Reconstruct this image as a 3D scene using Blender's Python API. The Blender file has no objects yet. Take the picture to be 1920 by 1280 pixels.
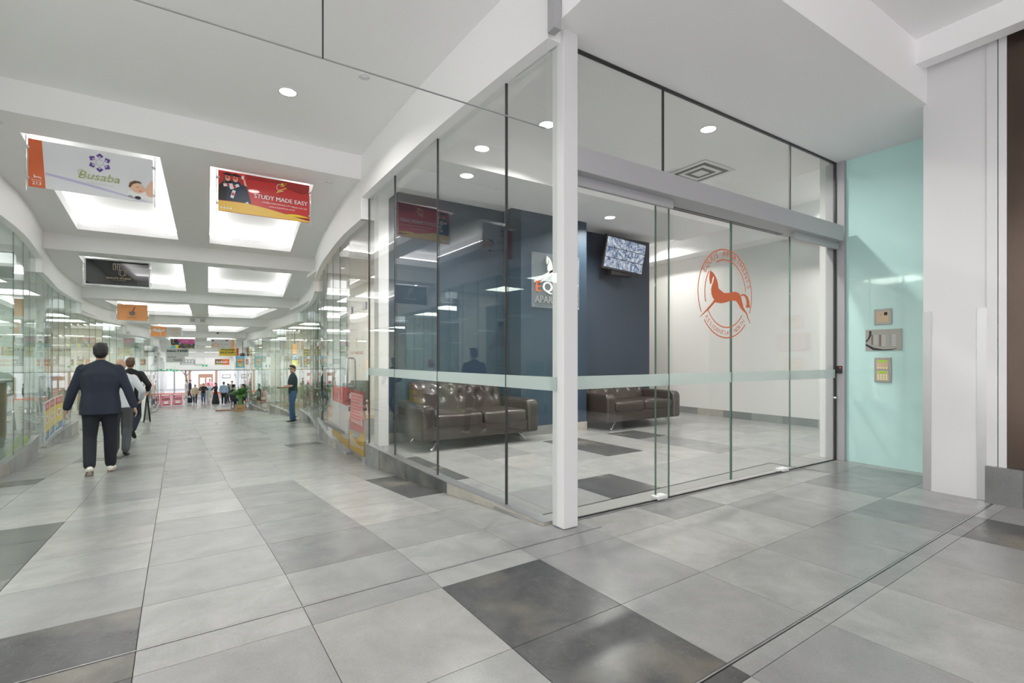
import bpy, bmesh, math, random
from mathutils import Vector, Matrix
random.seed(7)
SC = bpy.context.scene
COL = SC.collection
R = math.radians
# ------------------------------------------------------------------ camera, world, exposure
EYE = 1.11
FPX, HORIZON, YAW = 923.0, 671.0, 32.67
cam = bpy.data.cameras.new('camera'); co = bpy.data.objects.new('camera', cam); COL.objects.link(co)
cam.sensor_width = 36; cam.lens = FPX/1920*36; cam.shift_y = (HORIZON-640)/1920
cam.clip_end = 300; cam.clip_start = .05
co.location = (0, 0, EYE); co.rotation_euler = (R(90), 0, R(-YAW)); SC.camera = co
w = bpy.data.worlds.new('sky'); SC.world = w; w.use_nodes = True
bg = w.node_tree.nodes['Background']; bg.inputs[0].default_value = (1, .975, .985, 1); bg.inputs[1].default_value = 1.9
sun = bpy.data.lights.new('sun', 'SUN'); sun.energy = 2.0; sun.angle = R(20); sun.color = (1, .98, .95)
so = bpy.data.objects.new('sun', sun); COL.objects.link(so); so.rotation_euler = (R(48), 0, R(25))
vs = SC.view_settings; vs.view_transform = 'Standard'; vs.look = 'None'; vs.gamma = 1; vs.use_curve_mapping = False
vs.exposure = -0.02
SC.cycles.transparent_max_bounces = 28
SC.cycles.max_bounces = 10
SC.cycles.diffuse_bounces = 8
SC.cycles.sample_clamp_indirect = 6
LIGHT = dict(down=9.0, lobby=41.0, strip=17.0, shop=13.0)

# ------------------------------------------------------------------ materials
MATS = {}
def nt(name):
    m = bpy.data.materials.new(name); m.use_nodes = True
    t = m.node_tree; t.nodes.clear(); MATS[name] = m
    return m, t, t.nodes, t.links
def mat(name, col, rough=.5, metal=0, bump=0, bscale=40, var=0, vscale=3, coat=0, spec=.5, trans=0, emit=None, es=0):
    m, t, n, l = nt(name)
    o = n.new('ShaderNodeOutputMaterial'); b = n.new('ShaderNodeBsdfPrincipled'); l.new(b.outputs[0], o.inputs[0])
    b.inputs['Base Color'].default_value = (*col, 1); b.inputs['Roughness'].default_value = rough
    b.inputs['Metallic'].default_value = metal; b.inputs['Coat Weight'].default_value = coat
    b.inputs['Specular IOR Level'].default_value = spec
    if emit: b.inputs['Emission Color'].default_value = (*emit, 1); b.inputs['Emission Strength'].default_value = es
    tc = n.new('ShaderNodeTexCoord')
    if var:
        ns = n.new('ShaderNodeTexNoise'); ns.inputs['Scale'].default_value = vscale; ns.inputs['Detail'].default_value = 6
        l.new(tc.outputs['Object'], ns.inputs['Vector'])
        mx = n.new('ShaderNodeMix'); mx.data_type = 'RGBA'
        mx.inputs[6].default_value = (*[c*(1-var) for c in col], 1); mx.inputs[7].default_value = (*[min(1, c*(1+var)) for c in col], 1)
        l.new(ns.outputs[0], mx.inputs[0]); l.new(mx.outputs[2], b.inputs['Base Color'])
    if bump:
        nb = n.new('ShaderNodeTexNoise'); nb.inputs['Scale'].default_value = bscale; nb.inputs['Detail'].default_value = 4
        l.new(tc.outputs['Object'], nb.inputs['Vector'])
        bp = n.new('ShaderNodeBump'); bp.inputs['Strength'].default_value = bump; bp.inputs['Distance'].default_value = .01
        l.new(nb.outputs[0], bp.inputs['Height']); l.new(bp.outputs[0], b.inputs['Normal'])
    return m
def emis(name, col, s):
    m, t, n, l = nt(name)
    o = n.new('ShaderNodeOutputMaterial'); e = n.new('ShaderNodeEmission')
    e.inputs[0].default_value = (*col, 1); e.inputs[1].default_value = s; l.new(e.outputs[0], o.inputs[0]); return m
def glassmat(name, tint, ior=1.5, rough=0):
    m, t, n, l = nt(name)
    o = n.new('ShaderNodeOutputMaterial'); mx = n.new('ShaderNodeMixShader'); f = n.new('ShaderNodeFresnel')
    tr = n.new('ShaderNodeBsdfTransparent'); g = n.new('ShaderNodeBsdfGlossy')
    f.inputs[0].default_value = ior; tr.inputs[0].default_value = (*tint, 1); g.inputs['Roughness'].default_value = rough
    ge = n.new('ShaderNodeNewGeometry'); bf = n.new('ShaderNodeMix'); bf.data_type = 'FLOAT'
    bf.inputs[2].default_value = ior; bf.inputs[3].default_value = 1/ior
    l.new(ge.outputs['Backfacing'], bf.inputs[0]); l.new(bf.outputs[0], f.inputs[0])
    l.new(f.outputs[0], mx.inputs[0]); l.new(tr.outputs[0], mx.inputs[1]); l.new(g.outputs[0], mx.inputs[2])
    l.new(mx.outputs[0], o.inputs[0])
    return m
def frostmat(name, col, t_amt):
    m, t, n, l = nt(name)
    o = n.new('ShaderNodeOutputMaterial'); mx = n.new('ShaderNodeMixShader'); tr = n.new('ShaderNodeBsdfTransparent')
    ad = n.new('ShaderNodeMixShader'); d = n.new('ShaderNodeBsdfDiffuse'); tl = n.new('ShaderNodeBsdfTranslucent')
    for q in (d, tl): q.inputs[0].default_value = (*col, 1)
    mx.inputs[0].default_value = 1-t_amt; ad.inputs[0].default_value = .5
    l.new(d.outputs[0], ad.inputs[1]); l.new(tl.outputs[0], ad.inputs[2])
    l.new(tr.outputs[0], mx.inputs[1]); l.new(ad.outputs[0], mx.inputs[2]); l.new(mx.outputs[0], o.inputs[0]); return m
def tilemat(name, a, b, vein, rust=0, rough=.26):
    m, t, n, l = nt(name)
    o = n.new('ShaderNodeOutputMaterial'); p = n.new('ShaderNodeBsdfPrincipled'); l.new(p.outputs[0], o.inputs[0])
    tc = n.new('ShaderNodeTexCoord'); oi = n.new('ShaderNodeObjectInfo')
    mp = n.new('ShaderNodeVectorMath'); mp.operation = 'ADD'
    cb = n.new('ShaderNodeCombineXYZ'); ml = n.new('ShaderNodeMath'); ml.operation = 'MULTIPLY'; ml.inputs[1].default_value = 57
    l.new(oi.outputs['Random'], ml.inputs[0]); l.new(ml.outputs[0], cb.inputs[0]); l.new(ml.outputs[0], cb.inputs[1])
    l.new(tc.outputs['Object'], mp.inputs[0]); l.new(cb.outputs[0], mp.inputs[1])
    n1 = n.new('ShaderNodeTexNoise'); n1.inputs['Scale'].default_value = 4.2; n1.inputs['Detail'].default_value = 9; n1.inputs['Roughness'].default_value = .62; n1.inputs['Distortion'].default_value = .6
    l.new(mp.outputs[0], n1.inputs['Vector'])
    r1 = n.new('ShaderNodeValToRGB'); r1.color_ramp.elements[0].position = .32; r1.color_ramp.elements[1].position = .72
    r1.color_ramp.elements[0].color = (*a, 1); r1.color_ramp.elements[1].color = (*b, 1); l.new(n1.outputs[0], r1.inputs[0])
    n2 = n.new('ShaderNodeTexNoise'); n2.inputs['Scale'].default_value = 5; n2.inputs['Detail'].default_value = 5; n2.inputs['Distortion'].default_value = 2.5
    l.new(mp.outputs[0], n2.inputs['Vector'])
    r2 = n.new('ShaderNodeValToRGB'); r2.color_ramp.elements[0].position = .488; r2.color_ramp.elements[0].color = (0, 0, 0, 1)
    e = r2.color_ramp.elements.new(.5); e.color = (1, 1, 1, 1); r2.color_ramp.elements[2].position = .512; r2.color_ramp.elements[2].color = (0, 0, 0, 1)
    l.new(n2.outputs[0], r2.inputs[0])
    mv = n.new('ShaderNodeMath'); mv.operation = 'MULTIPLY'; mv.inputs[1].default_value = .14; l.new(r2.outputs[0], mv.inputs[0])
    mx = n.new('ShaderNodeMix'); mx.data_type = 'RGBA'; mx.inputs[7].default_value = (*vein, 1)
    l.new(mv.outputs[0], mx.inputs[0]); l.new(r1.outputs[0], mx.inputs[6])
    last = mx.outputs[2]
    if rust:
        n3 = n.new('ShaderNodeTexNoise'); n3.inputs['Scale'].default_value = 1.7; n3.inputs['Detail'].default_value = 4; l.new(mp.outputs[0], n3.inputs['Vector'])
        r3 = n.new('ShaderNodeValToRGB'); r3.color_ramp.elements[0].position = .56; r3.color_ramp.elements[1].position = .72; l.new(n3.outputs[0], r3.inputs[0])
        m3 = n.new('ShaderNodeMath'); m3.operation = 'MULTIPLY'; m3.inputs[1].default_value = rust; l.new(r3.outputs[0], m3.inputs[0])
        m4 = n.new('ShaderNodeMix'); m4.data_type = 'RGBA'; m4.inputs[7].default_value = (.40, .36, .27, 1)
        l.new(m3.outputs[0], m4.inputs[0]); l.new(last, m4.inputs[6]); last = m4.outputs[2]
    hs = n.new('ShaderNodeHueSaturation'); mr = n.new('ShaderNodeMapRange'); mr.inputs[3].default_value = .93; mr.inputs[4].default_value = 1.06
    l.new(oi.outputs['Random'], mr.inputs[0]); l.new(mr.outputs[0], hs.inputs['Value']); l.new(last, hs.inputs['Color'])
    l.new(hs.outputs[0], p.inputs['Base Color'])
    fs = n.new('ShaderNodeTexNoise'); fs.inputs['Scale'].default_value = 110; fs.inputs['Detail'].default_value = 3; l.new(mp.outputs[0], fs.inputs['Vector'])
    fr = n.new('ShaderNodeMapRange'); fr.inputs[1].default_value = .3; fr.inputs[2].default_value = .7; fr.inputs[3].default_value = .945; fr.inputs[4].default_value = 1.055; l.new(fs.outputs[0], fr.inputs[0])
    mu = n.new('ShaderNodeMath'); mu.operation = 'MULTIPLY'; l.new(mr.outputs[0], mu.inputs[0]); l.new(fr.outputs[0], mu.inputs[1]); l.new(mu.outputs[0], hs.inputs['Value'])
    p.inputs['Roughness'].default_value = rough
    nb = n.new('ShaderNodeTexNoise'); nb.inputs['Scale'].default_value = 30; nb.inputs['Detail'].default_value = 6; l.new(mp.outputs[0], nb.inputs['Vector'])
    bp = n.new('ShaderNodeBump'); bp.inputs['Strength'].default_value = .08; bp.inputs['Distance'].default_value = .005
    l.new(nb.outputs[0], bp.inputs['Height']); l.new(bp.outputs[0], p.inputs['Normal'])
    return m
tilemat('tile_light', (.25, .252, .248), (.332, .333, .329), (.42, .42, .415))
tilemat('tile_warm', (.255, .253, .246), (.335, .331, .323), (.42, .417, .41))
tilemat('tile_mid', (.16, .163, .165), (.222, .224, .224), (.31, .31, .31))
tilemat('tile_grey', (.222, .224, .224), (.28, .28, .28), (.36, .36, .36))
tilemat('tile_dark', (.046, .048, .05), (.096, .096, .096), (.26, .26, .25), rust=.3)
tilemat('stone_beige', (.33, .31, .27), (.45, .42, .37), (.55, .53, .48))
TILES = ['tile_light', 'tile_light', 'tile_light', 'tile_warm', 'tile_warm', 'tile_grey']
mat('grout', (.22, .22, .215), .9)
mat('paint', (.89, .885, .89), .6, bump=.02, bscale=200)
mat('ceiling_paint', (.90, .892, .90), .75, bump=.02, bscale=200)
mat('white_gloss', (.70, .70, .71), .35)
mat('cream_paint', (.67, .66, .645), .6)
mat('blue_paint', (.018, .042, .072), .55)
mat('blue_dark', (.030, .048, .076), .55)
mat('aluminium', (.46, .46, .47), .35, metal=.85)
mat('aluminium_paint', (.40, .40, .415), .4)
mat('steel', (.60, .60, .61), .3, metal=1, bump=.04, bscale=8)
mat('steel_plate', (.40, .385, .36), .4, metal=.6)
mat('chrome', (.80, .80, .81), .08, metal=1)
mat('black_metal', (.02, .02, .022), .4)
mat('rubber', (.03, .03, .032), .6)
mat('bronze_panel', (.10, .075, .06), .22, metal=.9, var=.5, vscale=1.2)
mat('leather', (.040, .030, .025), .28, bump=.1, bscale=60, coat=.15)
mat('wood', (.42, .26, .13), .45, var=.3, vscale=6)
mat('wood_floor', (.50, .34, .20), .35, var=.2, vscale=5)
mat('brick_brown', (.36, .20, .14), .7)
mat('mint', (.42, .62, .55), .5)
mat('green_lime', (.38, .55, .10), .6)
mat('soil', (.05, .035, .025), .9)
mat('leaf', (.045, .16, .04), .45, var=.4, vscale=9)
mat('leaf_light', (.12, .27, .06), .45, var=.3, vscale=9)
mat('leaf_tree', (.24, .42, .10), .6, var=.3, vscale=4)
mat('bark', (.22, .16, .12), .8)
for nm, c in dict(orange=(.66, .13, .035), orange_soft=(.80, .33, .11), red=(.60, .035, .035), deep_red=(.33, .02, .02), purple=(.12, .05, .30), lilac=(.55, .50, .72),
                  olive=(.36, .42, .13), navy=(.018, .03, .065), black=(.012, .012, .013), white=(.85, .85, .85), pale=(.78, .79, .82), grey=(.35, .36, .36), light_grey=(.60, .61, .60), yellow=(.83, .62, .03), gold=(.80, .50, .09),
                  blue=(.03, .17, .45), sky_blue=(.10, .40, .62), magenta=(.52, .05, .25), pink=(.78, .25, .35), brown=(.16, .08, .04), tan=(.62, .45, .30), dark_green=(.02, .035, .03), copper=(.80, .60, .42), peach=(.78, .48, .34), green=(.02, .38, .13)).items():
    mat('p_'+nm, c, .35, coat=.25)
mat('acrylic_dark', (.012, .018, .018), .06, coat=1)
mat('glass_green_back', (.54, .79, .76), .05, coat=1.0)
glassmat('glass', (.965, .975, .965), ior=1.42)
frostmat('acrylic', (.62, .68, .70), .74)
glassmat('glass_green', (.905, .96, .93), ior=1.42)
glassmat('glass_baffle', (.995, .995, .995), ior=1.22)
mat('glass_edge', (.10, .17, .145), .2)
frostmat('frost', (.62, .70, .68), .42)
frostmat('vinyl_red', (.66, .13, .12), .58)
frostmat('vinyl_white', (.82, .80, .80), .5)
frostmat('vinyl_yellow', (.82, .56, .16), .4)
emis('lamp', (1, .98, .95), 14.0)
emis('led_strip', (1, .99, .97), LIGHT['strip'])
emis('shop_panel', (1, .985, .95), LIGHT['shop'])
emis('exit_green', (.02, .62, .22), .9)
emis('lcd_green', (.35, .85, .05), .7)
emis('key_glow', (.75, .9, .55), .8)
emis('red_led', (1, .08, .03), 2)
emis('neon_orange', (1, .45, .1), 2.2); emis('neon_yellow', (1, .85, .1), 2.0); emis('neon_blue', (.5, .75, 1), 2.0)
mat('skin', (.52, .31, .22), .5); mat('skin_tan', (.43, .26, .17), .5); mat('hair_black', (.012, .011, .011), .5); mat('hair_brown', (.10, .055, .03), .55); mat('hair_grey', (.30, .25, .22), .6)
for nm, c in dict(navy=(.018, .024, .042), dark_trouser=(.012, .015, .022), white_shirt=(.74, .78, .83), grey_trouser=(.085, .09, .10), black_shirt=(.012, .012, .013), navy_trouser=(.015, .02, .04), teal_polo=(.022, .045, .055), denim=(.045, .10, .20), light_denim=(.24, .33, .45), beige=(.45, .38, .27), black=(.015, .015, .018), pale_blue=(.42, .55, .62), sage=(.48, .50, .44), grey=(.32, .32, .31), tote=(.52, .46, .36)).items():
    mat('c_'+nm, c, .85, bump=.15, bscale=90)
mat('shoe_white', (.75, .73, .68), .5); mat('shoe_black', (.015, .015, .015), .4); mat('sole', (.35, .24, .16), .6)
def cctv():
    m, t, n, l = nt('cctv_screen')
    o = n.new('ShaderNodeOutputMaterial'); e = n.new('ShaderNodeEmission'); l.new(e.outputs[0], o.inputs[0])
    tc = n.new('ShaderNodeTexCoord'); v = n.new('ShaderNodeTexVoronoi'); v.inputs['Scale'].default_value = 26; l.new(tc.outputs['Object'], v.inputs['Vector'])
    oi = n.new('ShaderNodeObjectInfo')
    ns = n.new('ShaderNodeTexNoise'); ns.inputs['Scale'].default_value = 6; ns.inputs['Detail'].default_value = 3; ns.inputs['Distortion'].default_value = 3
    ad = n.new('ShaderNodeVectorMath'); ad.operation = 'ADD'; l.new(tc.outputs['Object'], ad.inputs[0]); l.new(oi.outputs['Random'], ad.inputs[1]); l.new(ad.outputs[0], ns.inputs['Vector'])
    r = n.new('ShaderNodeValToRGB'); r.color_ramp.elements[0].position = .36; r.color_ramp.elements[1].position = .66
    r.color_ramp.elements[0].color = (.10, .16, .32, 1); r.color_ramp.elements[1].color = (.80, .86, .95, 1); l.new(ns.outputs[0], r.inputs[0])
    l.new(r.outputs[0], e.inputs[0]); e.inputs[1].default_value = .85
cctv()

# ------------------------------------------------------------------ mesh helpers
class B:
    def __init__(s): s.v = []; s.f = []; s.m = []
    def add(s, vs_, fs, mi=0):
        k = len(s.v); s.v += [tuple(p) for p in vs_]; s.f += [tuple(i+k for i in f) for f in fs]; s.m += [mi]*len(fs); return s
    def box(s, x0, x1, y0, y1, z0, z1, mi=0, M=None):
        p = [(x, y, z) for z in (z0, z1) for y in (y0, y1) for x in (x0, x1)]
        if M: p = [M @ Vector(q) for q in p]
        return s.add(p, [(0, 2, 3, 1), (4, 5, 7, 6), (0, 1, 5, 4), (1, 3, 7, 5), (3, 2, 6, 7), (2, 0, 4, 6)], mi)
    def seg(s, a, b, th, z0, z1, mi=0, z0b=None):
        """upright slab between two plan points"""
        a, b = Vector(a), Vector(b); d = (b-a).normalized(); nn = Vector((-d.y, d.x))*th/2
        z0b = z0 if z0b is None else z0b
        p = [(*(a-nn), z0), (*(b-nn), z0b), (*(b+nn), z0b), (*(a+nn), z0), (*(a-nn), z1), (*(b-nn), z1), (*(b+nn), z1), (*(a+nn), z1)]
        return s.add(p, [(3, 2, 1, 0), (4, 5, 6, 7), (0, 1, 5, 4), (1, 2, 6, 5), (2, 3, 7, 6), (3, 0, 4, 7)], mi)
    def cyl(s, c, r, h, axis='z', n=20, mi=0, r2=None):
        r2 = r if r2 is None else r2; c = Vector(c)
        ax = {'x': (Vector((0, 1, 0)), Vector((0, 0, 1)), Vector((1, 0, 0))), 'y': (Vector((1, 0, 0)), Vector((0, 0, 1)), Vector((0, 1, 0))), 'z': (Vector((1, 0, 0)), Vector((0, 1, 0)), Vector((0, 0, 1)))}[axis]
        p = []
        for k, rr in ((0, r), (1, r2)):
            for i in range(n):
                a = 2*math.pi*i/n; p.append(c+ax[0]*rr*math.cos(a)+ax[1]*rr*math.sin(a)+ax[2]*h*k)
        f = [(i, (i+1) % n, n+(i+1) % n, n+i) for i in range(n)]+[tuple(range(n-1, -1, -1)), tuple(range(n, 2*n))]
        return s.add(p, f, mi)
    def tube(s, pts, rad, n=8, mi=0, flat=None, cap0=True):
        """round-ended tube through points; rad number, list, or list of (rx,ry)"""
        pts = [Vector(p) for p in pts]; k = len(pts)
        if not isinstance(rad, (list, tuple)): rad = [rad]*k
        rad = [(q, q) if not isinstance(q, (list, tuple)) else q for q in rad]
        rings = []; up = Vector(flat) if flat else None
        for i, p in enumerate(pts):
            t = (pts[min(i+1, k-1)]-pts[max(i-1, 0)]).normalized()
            ref = up if up else (Vector((0, 0, 1)) if abs(t.z) < .9 else Vector((0, 1, 0)))
            x = ref.cross(t)
            x = x.normalized() if x.length > 1e-5 else Vector((1, 0, 0)); y = t.cross(x).normalized()
            rings.append((p, t, x, y, rad[i]))
        L = []
        p, t, x, y, (a, b) = rings[0]
        for q in ((.35, .75) if cap0 else ()): L.append((p-t*min(a, b)*math.sqrt(max(0, 1-q*q))*.9, x, y, (a*q, b*q)))
        L += [(p, x, y, r_) for p, t, x, y, r_ in rings]
        p, t, x, y, (a, b) = rings[-1]
        for q in (.75, .35): L.append((p+t*min(a, b)*math.sqrt(max(0, 1-q*q))*.9, x, y, (a*q, b*q)))
        vs_ = []
        for p, x, y, (a, b) in L:
            for i in range(n):
                an = 2*math.pi*i/n; vs_.append(p+x*a*math.cos(an)+y*b*math.sin(an))
        f = []
        for j in range(len(L)-1):
            for i in range(n): f.append((j*n+i, j*n+(i+1) % n, (j+1)*n+(i+1) % n, (j+1)*n+i))
        f += [tuple(range(n-1, -1, -1)), tuple(range((len(L)-1)*n, len(L)*n))]
        return s.add(vs_, f, mi)
    def ell(s, c, r, n=14, m=9, mi=0, M=None):
        c = Vector(c); vs_ = []
        for j in range(m+1):
            th = math.pi*j/m
            for i in range(n):
                a = 2*math.pi*i/n
                q = Vector((r[0]*math.sin(th)*math.cos(a), r[1]*math.sin(th)*math.sin(a), r[2]*math.cos(th)))
                vs_.append(c+(M @ q if M else q))
        f = [(j*n+i, (j+1)*n+i, (j+1)*n+(i+1) % n, j*n+(i+1) % n) for j in range(m) for i in range(n)]
        return s.add(vs_, f, mi)
    def prism(s, poly, y0, y1, mi=0):
        """polygon in local x,z extruded along y"""
        n = len(poly)
        vs_ = [(x, y0, z) for x, z in poly]+[(x, y1, z) for x, z in poly]
        f = [tuple(range(n)), tuple(range(2*n-1, n-1, -1))]+[(i, n+i, n+(i+1) % n, (i+1) % n) for i in range(n)]
        return s.add(vs_, f, mi)
    def flat(s, poly, y=0, mi=0):
        return s.add([(x, y, z) for x, z in poly], [tuple(range(len(poly)))], mi)
    def strip(s, outer, inner, y=0, mi=0, closed=True):
        n = len(outer); vs_ = [(x, y, z) for x, z in outer]+[(x, y, z) for x, z in inner]
        return s.add(vs_, [(i, (i+1) % n, n+(i+1) % n, n+i) for i in range(n if closed else n-1)], mi)
    def mesh(s, name):
        me = bpy.data.meshes.new(name); me.from_pydata(s.v, [], s.f); me.update(); return me
    def obj(s, name, mats, parent=None, smooth=False, bevel=0, sub=0, loc=None, rot=None, seg=2):
        me = s.mesh(name)
        for q in (mats if isinstance(mats, (list, tuple)) else [mats]): me.materials.append(MATS[q])
        for p, mi in zip(me.polygons, s.m): p.material_index = mi
        bm = bmesh.new(); bm.from_mesh(me); bmesh.ops.recalc_face_normals(bm, faces=bm.faces); bm.to_mesh(me); bm.free()
        if smooth:
            for p in me.polygons: p.use_smooth = True
        o = link(name, me, parent)
        if loc: o.location = loc
        if rot: o.rotation_euler = rot
        if bevel:
            md = o.modifiers.new('bevel', 'BEVEL'); md.width = bevel; md.segments = seg; md.limit_method = 'ANGLE'; md.angle_limit = R(35); md.harden_normals = False
        if sub:
            md = o.modifiers.new('sub', 'SUBSURF'); md.levels = sub; md.render_levels = sub
        return o
def link(name, data, parent=None):
    o = bpy.data.objects.new(name, data); COL.objects.link(o)
    if parent: o.parent = parent
    return o
def tag(o, label=None, cat=None, group=None, kind=None):
    if label: o['label'] = label
    if cat: o['category'] = cat
    if group: o['group'] = group
    if kind: o['kind'] = kind
    return o
def thing(name, label, cat, loc=(0, 0, 0), rz=0, group=None):
    o = link(name, None); o.location = loc; o.rotation_euler = (0, 0, rz); o.empty_display_size = .1
    return tag(o, label, cat, group)
def struct(name, b, mats, label, cat, **k):
    return tag(b.obj(name, mats, **k), label, cat, kind='structure')
def sroot(name, label, cat): return tag(thing(name, label, cat), kind='structure')
def circ(cx, cz, r, n=40, a0=0, a1=360, rz=None):
    rz = r if rz is None else rz; cl = abs(a1-a0) >= 360
    k = n if cl else n+1
    return [(cx+r*math.cos(R(a0+(a1-a0)*i/n)), cz+rz*math.sin(R(a0+(a1-a0)*i/n))) for i in range(k)]
TXT = {}
def textdata(s):
    if s not in TXT:
        c = bpy.data.curves.new('t', 'FONT'); c.body = s; c.size = 1; c.resolution_u = 2; o = bpy.data.objects.new('t', c)
        me = bpy.data.meshes.new_from_object(o)
        v = [(p.co.x, p.co.y) for p in me.vertices]; f = [tuple(p.vertices) for p in me.polygons]
        bpy.data.objects.remove(o); bpy.data.curves.remove(c); bpy.data.meshes.remove(me)
        TXT[s] = (v, f)
    return TXT[s]
def text(b, s, x, z, h, width=None, align='c', y=0, mi=0, shear=0, rot=0, bold=0):
    """h = capital height; optional total width"""
    v, f = textdata(s)
    if not v: return b
    x0 = min(p[0] for p in v); x1 = max(p[0] for p in v); sc = h/.70; sx = sc if width is None else width/(x1-x0)
    ox = {'c': -(x0+x1)/2, 'l': -x0, 'r': -x1}[align]; ca, sa = math.cos(rot), math.sin(rot)
    for dx in ((0,) if not bold else (-bold, bold)):
        P = []
        for px, pz in v:
            qx = (px+ox)*sx+shear*pz*sc+dx; qz = pz*sc
            P.append((x+qx*ca-qz*sa, y-(.0003 if dx > 0 else 0), z+qx*sa+qz*ca))
        b.add(P, f, mi)
    return b
def arctext(b, s, cx, cz, rad, a0, a1, h, y=0, inside=False, sx=1):
    n = len(s)
    for i, ch in enumerate(s):
        if ch == ' ': continue
        a = R(a0+(a1-a0)*i/(n-1)); rot = a-math.pi/2 if not inside else a+math.pi/2
        text(b, ch, cx+rad*math.cos(a), cz+rad*math.sin(a), h, y=y, rot=rot)
    return b

# ------------------------------------------------------------------ the measured place
def lerp(T, y):
    if y <= T[0][0]: return T[0][1]
    for (a, p), (b, q) in zip(T, T[1:]):
        if y <= b: return p+(q-p)*(y-a)/(b-a)
    return T[-1][1]
def smoothlerp(T, y):   # Catmull-Rom through the points
    if y <= T[0][0]: return T[0][1]
    if y >= T[-1][0]: return T[-1][1]
    for i in range(len(T)-1):
        if T[i][0] <= y <= T[i+1][0]:
            x0, p0 = T[max(i-1, 0)]; x1, p1 = T[i]; x2, p2 = T[i+1]; x3, p3 = T[min(i+2, len(T)-1)]
            m1 = (p2-p0)/(x2-x0); m2 = (p3-p1)/(x3-x1); t = (y-x1)/(x2-x1); d = x2-x1
            return (2*t**3-3*t*t+1)*p1+(t**3-2*t*t+t)*d*m1+(-2*t**3+3*t*t)*p2+(t**3-t*t)*d*m2
FLOOR = [(-20, 0), (2.6, 0), (3.2, -.03), (6.4, -.27), (7.3, -.29), (9, -.43), (10.6, -.55), (12, -.62), (13.2, -.66), (14.2, -.73), (17, -.92), (18, -.97), (19, -1.0), (24, -1.32), (25, -1.35), (30, -1.66), (31, -1.7), (37, -2.1), (44, -2.5), (90, -2.55)]
RWT = [(-6, 1.93), (1.6, 1.93), (2.47, 1.90), (3.3, 1.84), (4.3, 1.80), (5.2, 1.785), (6.35, 1.775), (7.35, 1.79), (8.5, 1.87), (9.9, 2.0), (11.8, 2.26), (13.6, 2.54), (15.5, 2.745), (17.9, 2.87), (20, 2.89), (22.4, 2.82), (24.2, 2.66), (27.5, 2.45), (30.4, 2.34), (34, 2.42), (38, 2.6), (42, 2.7), (60, 2.7)]
LWT = [(-8, -2.3), (0, -2.3), (5, -2.1), (8.5, -2.05), (9.3, -2.06), (10.2, -2.12), (11.9, -2.31), (13.3, -2.44), (14.8, -2.59), (17.8, -2.69), (20.9, -2.63), (24.2, -2.27), (27, -2.0), (31.15, -1.8), (34, -1.78), (38, -1.95), (42, -2.1), (60, -2.1)]
fz = lambda y: lerp(FLOOR, y)
rw = lambda y, o=0: smoothlerp(RWT, y)+o
lw = lambda y, o=0: smoothlerp(LWT, y)-o
STEP = [6.35, 12.03, 18.0, 24.1, 30.4, 36.5, 42.5, 48.5]           # ceiling steps
ZC = [3.70, 3.39, 3.09, 2.79, 2.48, 2.17, 1.87, 1.56, 1.25]        # ceiling levels
ZG = [3.16, 2.89, 2.65, 2.35, 2.04, 1.74, 1.44, 1.13, .82]         # glass heads
LV = [0, -.28, -.63, -.975, -1.33, -1.68, -2.07, -2.42, -2.5]      # shop floor levels
YEND = 50.0
def bay(y):
    k = 0
    while k < len(STEP) and y >= STEP[k]: k += 1
    return k
def bounds(k): return ((-6 if k == 0 else STEP[k-1]), (STEP[k] if k < len(STEP) else YEND))
def project(p):
    s_, c_ = math.sin(R(YAW)), math.cos(R(YAW)); d = p[0]*s_+p[1]*c_; r = p[0]*c_-p[1]*s_
    return (960+FPX*r/d, HORIZON-FPX*(p[2]-EYE)/d, d) if d > .05 else None
# ------------------------------------------------------------------ floor
PHI = R(1.7); O2 = Vector((1.0, 2.19)); E1 = Vector((math.cos(PHI), math.sin(PHI))); E2 = Vector((-math.sin(PHI), math.cos(PHI))); TW, TL = .594, .606
def gp(i, j): return O2+E1*(i*TW)+E2*(j*TL)
DARK = {(0, -1), (0, -2), (-4, 4), (-4, 3), (-4, 2), (-3, 0), (-3, -1), (1, 4), (1, 3), (3, 1), (5, 3), (5, 4), (7, 4), (1, 12), (-4, 13), (5, -3), (-5, 9), (6, -4)}
MID = {(-1, 1), (-1, 2), (-1, 3), (-1, 4), (-1, 5), (-2, 7), (-2, 8), (1, 17), (1, 18), (3, 0), (6, -1), (7, -1), (7, 2), (7, 3), (5, -2), (0, 15), (2, 20), (-2, 17), (-3, 22), (0, 26), (-1, 31)}
GREY = {(-1, 0), (-2, 1), (-2, 2), (-2, 5), (4, -1), (5, -1), (4, -2), (1, 1), (-3, 6), (-4, 6), (0, 8), (1, 9), (-2, 11), (2, 8), (8, 1), (6, -3), (7, -3), (-4, 0)}
fb = B()
ys = sorted({y for y, _ in FLOOR if -6 <= y <= 60} | {-6, 60})
for a, b in zip(ys, ys[1:]):
    za, zb = fz(a)-.012, fz(b)-.012; x1a = 8.6 if b <= 2.61 else 3.2; 
    fb.add([(-3.2, a, za), (x1a, a, za), (x1a, b, zb), (-3.2, b, zb), (-3.2, a, za-.1), (x1a, a, za-.1), (x1a, b, zb-.1), (-3.2, b, zb-.1)], [(0, 1, 2, 3), (7, 6, 5, 4), (0, 4, 5, 1), (1, 5, 6, 2), (2, 6, 7, 3), (3, 7, 4, 0)])
floor = struct('floor', fb, 'grout', 'grey tiled floor of the arcade sloping down past the glass shopfronts', 'floor')
lf = B().box(1.9, 8.4, 2.6, 9.1, -.06, -.008)
lobby_floor = struct('floor_lobby', lf, 'grout', 'tiled floor of the glazed lobby behind the sliding doors', 'floor')
cells = []
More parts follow.
